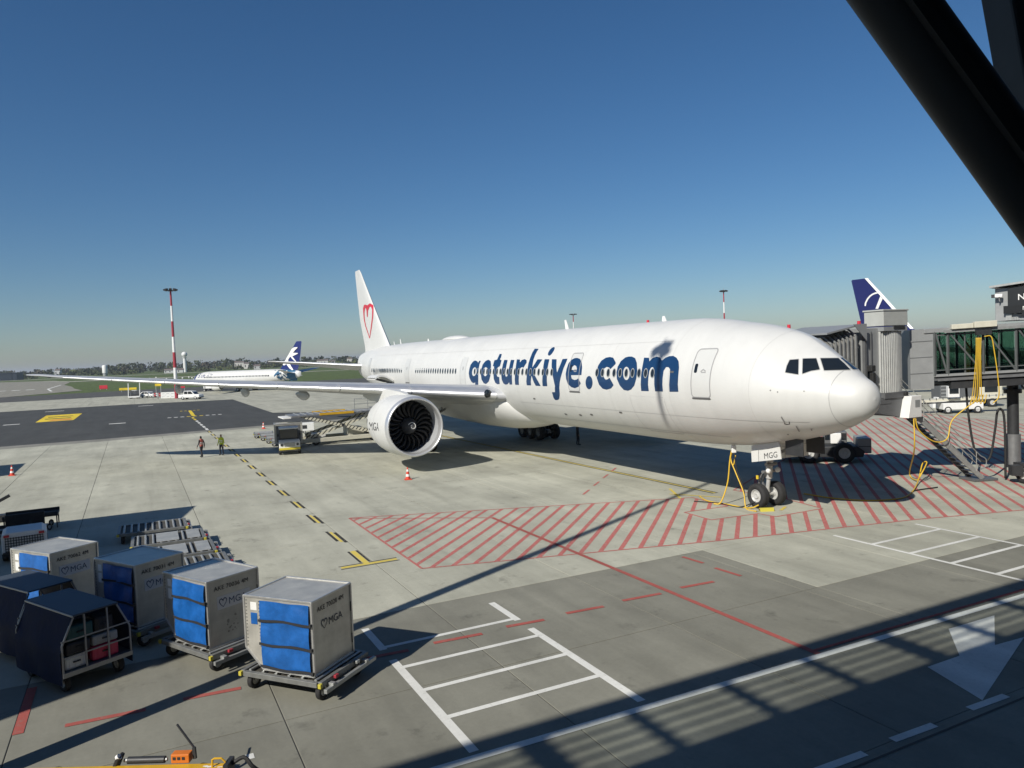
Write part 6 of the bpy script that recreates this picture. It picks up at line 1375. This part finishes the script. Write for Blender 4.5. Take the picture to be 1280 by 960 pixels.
MB().box((.1, -.3, 9.25), (.34, .16, .16)).build('camera_body', M_conew, sgn, bevel=.02); MB().box((-.13, -.3, 9.24), (.16, .16, .17)).build('camera_hood', M_dkmet, sgn, bevel=.01); MB().tube([(.12, -.3, 9.18), (.12, -.26, 8.98), (.14, -.02, 8.95)], .025, 6).build('camera_bracket', M_galv, sgn)
MB().bb(.35, .6, -.1, .05, 8.0, 8.33).build('bracket', M_galv, sgn)
for k in range(3): MB().cyl((.7+.1*k, -.12, 8.1), (.7+.1*k, -.16, 8.1), .02).build('bolt', M_dkmet, sgn)
for x in (1.5, 5): MB().bb(x-.15, x+.15, 1, 1.3, 7.6, 7.98).build('leg', M_steel, sgn)
# ---------------------------------------------------------------- pushback tractor beyond the nose gear
pb = thing('pushback_tractor', 'dark low pushback tractor with fat tyres waiting beyond the nose gear', 'tractor', G(1037, 579)+Vector((0, 1.2, 0)), R(-16))
MB().prismy([(-2.4, .35), (2.2, .35), (2.3, .7), (1.9, 1.0), (-.4, 1.0), (-.6, 1.25), (-2.3, 1.25), (-2.4, .9)], -1.15, 1.15).build('body', M_dkmet, pb, bevel=.05)
for x, r_ in ((-.85, .62), (1.15, .62)):
    for y in (-1.15, 1.15): wheel('wheel', (x, y, r_), r_, .46, pb)
for x in (-.55, .75): MB().box((x, -.75, 1.45), (.22 if x < 0 else .6, .3, .62)).build('white_box', M_conew, pb, bevel=.04)
MB().bb(.2, 1.5, .1, .9, 1.0, 1.75).build('cab', M_gpan2, pb, bevel=.05); MB().bb(.25, 1.45, .08, .1, 1.25, 1.65).build('cab_window', M_glass, pb)
for k in range(5): MB().beam((-2.45, -1.0+.1*k, .5+.15*k), (-1.9, -1.1, .45+.15*k), .05).build('step', M_galv, pb)
mb = MB()
for y in (-1.05, 1.05): mb.beam((-2.4, y, 1.6), (-.2, y, 1.6), .04); mb.beam((-2.4, y, 1.2), (-2.4, y, 1.6), .04); mb.beam((-.9, y, 1.2), (-.9, y, 1.6), .04)
mb.build('guard_rail', M_galv, pb)
MB().bb(1.95, 2.7, -.9, .9, .55, 1.45).build('front_locker', M_gpan, pb, bevel=.06); MB().bb(2.0, 2.65, -.905, -.9, .95, .99).build('locker_seam', M_dkmet, pb)
# cables at the nose
ex_c = thing('ground_power_cable', 'yellow and black power cables hanging from the belly beside the nose wheel', 'cable', W(7.1, 1.0))
def Wc(s, l, z): return W(s, l, z)-W(7.1, 1.0)
for pts, mt_, r_ in (([(7.05, .9, 2.62), (7.12, 1.0, 2.0), (7.2, 1.1, 1.0), (7.35, 1.4, .12), (7.6, 1.6, .03)], M_cable, .035), ([(7.0, .85, 2.62), (7.1, .95, 2.1), (6.75, 1.0, 1.5), (6.25, 1.05, .7), (5.95, 1.2, .05), (5.3, 1.25, .03)], M_cable, .03), ([(6.95, .9, 2.62), (6.7, 1.0, 1.7), (6.3, 1.0, .9), (6.05, 1.15, .06)], M_black, .025), ([(7.05, .8, 2.62), (7.2, .9, 2.15), (6.95, .95, 1.85), (6.85, .9, 2.3)], M_cable, .03), ([(9.4, .9, .03), (8.3, 1.35, .03), (7.2, 1.2, .03), (6.0, 1.0, .03), (5.6, .8, .2)], M_cable, .03), ([(8.6, 1.9, .03), (7.6, 1.3, .03), (6.4, 1.2, .03), (5.9, .6, .3)], M_black, .025)):
    MB().tube(hang([Wc(*q) for q in pts]), r_, 6).build('cable', mt_, ex_c, smooth=True)
MB().box(Wc(6.95, .9, 2.58), (.2, .18, .35)).build('plug', M_conew, ex_c, bevel=.03)
ck = thing('wheel_chock', 'yellow wheel chock in front of the nose tyre', 'chock', W(5.2, .75)); MB().prismx([(-.15, 0), (.15, 0), (.06, .14), (-.06, .14)], -.3, .3).build('wedge', M_tag, ck); MB().cyl((-.34, 0, .07), (.34, 0, .07), .02).build('rope_bar', M_strap, ck)
# ---------------------------------------------------------------- truck and belt vehicle beyond the bridge
tk = thing('belt_loader', 'long low cream belt loader parked beyond the boarding bridge', 'loader', G(1197, 516), R(-8))
MB().beam((-4.6, 0, 1.15), (4.6, 0, 1.5), 1.0, .22).build('conveyor', M_beige, tk); MB().beam((-4.5, -.45, .95), (4.5, -.45, 1.28), .06, .12).build('lower_chord', M_dkmet, tk)
MB().bb(-1.6, 1.9, -.9, .9, .4, 1.0).build('chassis', M_wpan, tk, bevel=.04); MB().bb(-1.2, -.2, -1.0, -.5, 1.55, 2.6).build('cab', M_wpan, tk, bevel=.04); MB().bb(-1.1, -.3, -1.03, -1.0, 1.9, 2.5).build('cab_window', M_glass, tk)
for x in (-1.2, 1.4):
    for y in (-.8, .8): wheel('wheel', (x, y, .36), .36, .24, tk)
mb = MB()
for k in range(16): mb.beam((-4.4+.58*k, -.55, 1.25+.0225*k), (-4.4+.58*k, -.55, 1.42+.0225*k), .05)
mb.build('guard', M_dkmet, tk)
tr_ = thing('service_truck', 'white service truck with dark opening parked behind the belt loader', 'truck', G(1232, 511)+Vector((0, 3, 0)), R(-8))
MB().bb(-3, .6, -1.1, 1.1, .9, 2.9).build('box_body', M_gpan2, tr_, bevel=.04); MB().bb(.7, 2.9, -1.1, 1.1, .7, 2.1).build('cab', M_beige, tr_, bevel=.12); MB().bb(1.2, 2.4, -1.13, -1.1, 1.5, 2.15).build('cab_window', M_glass, tr_)
for x in (-2, 1.9):
    for y in (-1, 1): wheel('wheel', (x, y, .45), .45, .28, tr_)
for k in range(4): MB().bb(-2.9, -2.0, -1.14, -1.1, 1.1+.35*k, 1.25+.35*k).build('shelf', M_galv, tr_)
for k in range(4):
    t = thing('cargo_crate', 'white crate stacked beyond the cable loops under the bridge', 'crate', G(1180+5.2*k, 511)+Vector((0, 1.5, 0)), R(-8), 'white crates under the bridge'); MB().bb(-.42, .42, -.42, .42, .0, .8+.3*(k % 2)).build('crate_body', M_wpan, t, bevel=.03); MB().bb(-.43, .43, -.43, .43, .5, .58).build('band', M_line, t)
# ================================================================== hazy spring air over the airfield
M_haze = bpy.data.materials.new('haze_air'); M_haze.use_nodes = True; n_, l_ = nt(M_haze); n_.remove(n_['Principled BSDF'])
pv = n_.new('ShaderNodeVolumePrincipled'); pv.inputs['Color'].default_value = (.86, .92, 1, 1); pv.inputs['Density'].default_value = .00013; pv.inputs['Anisotropy'].default_value = .2
l_.new(pv.outputs[0], n_['Material Output'].inputs['Volume'])
hz = MB().bb(-9500, 9500, -4500, 14500, -1.2, 45).build('haze', M_haze); hz['kind'] = 'stuff'; tag(hz, 'thin pale haze lying over the whole airfield', 'haze')
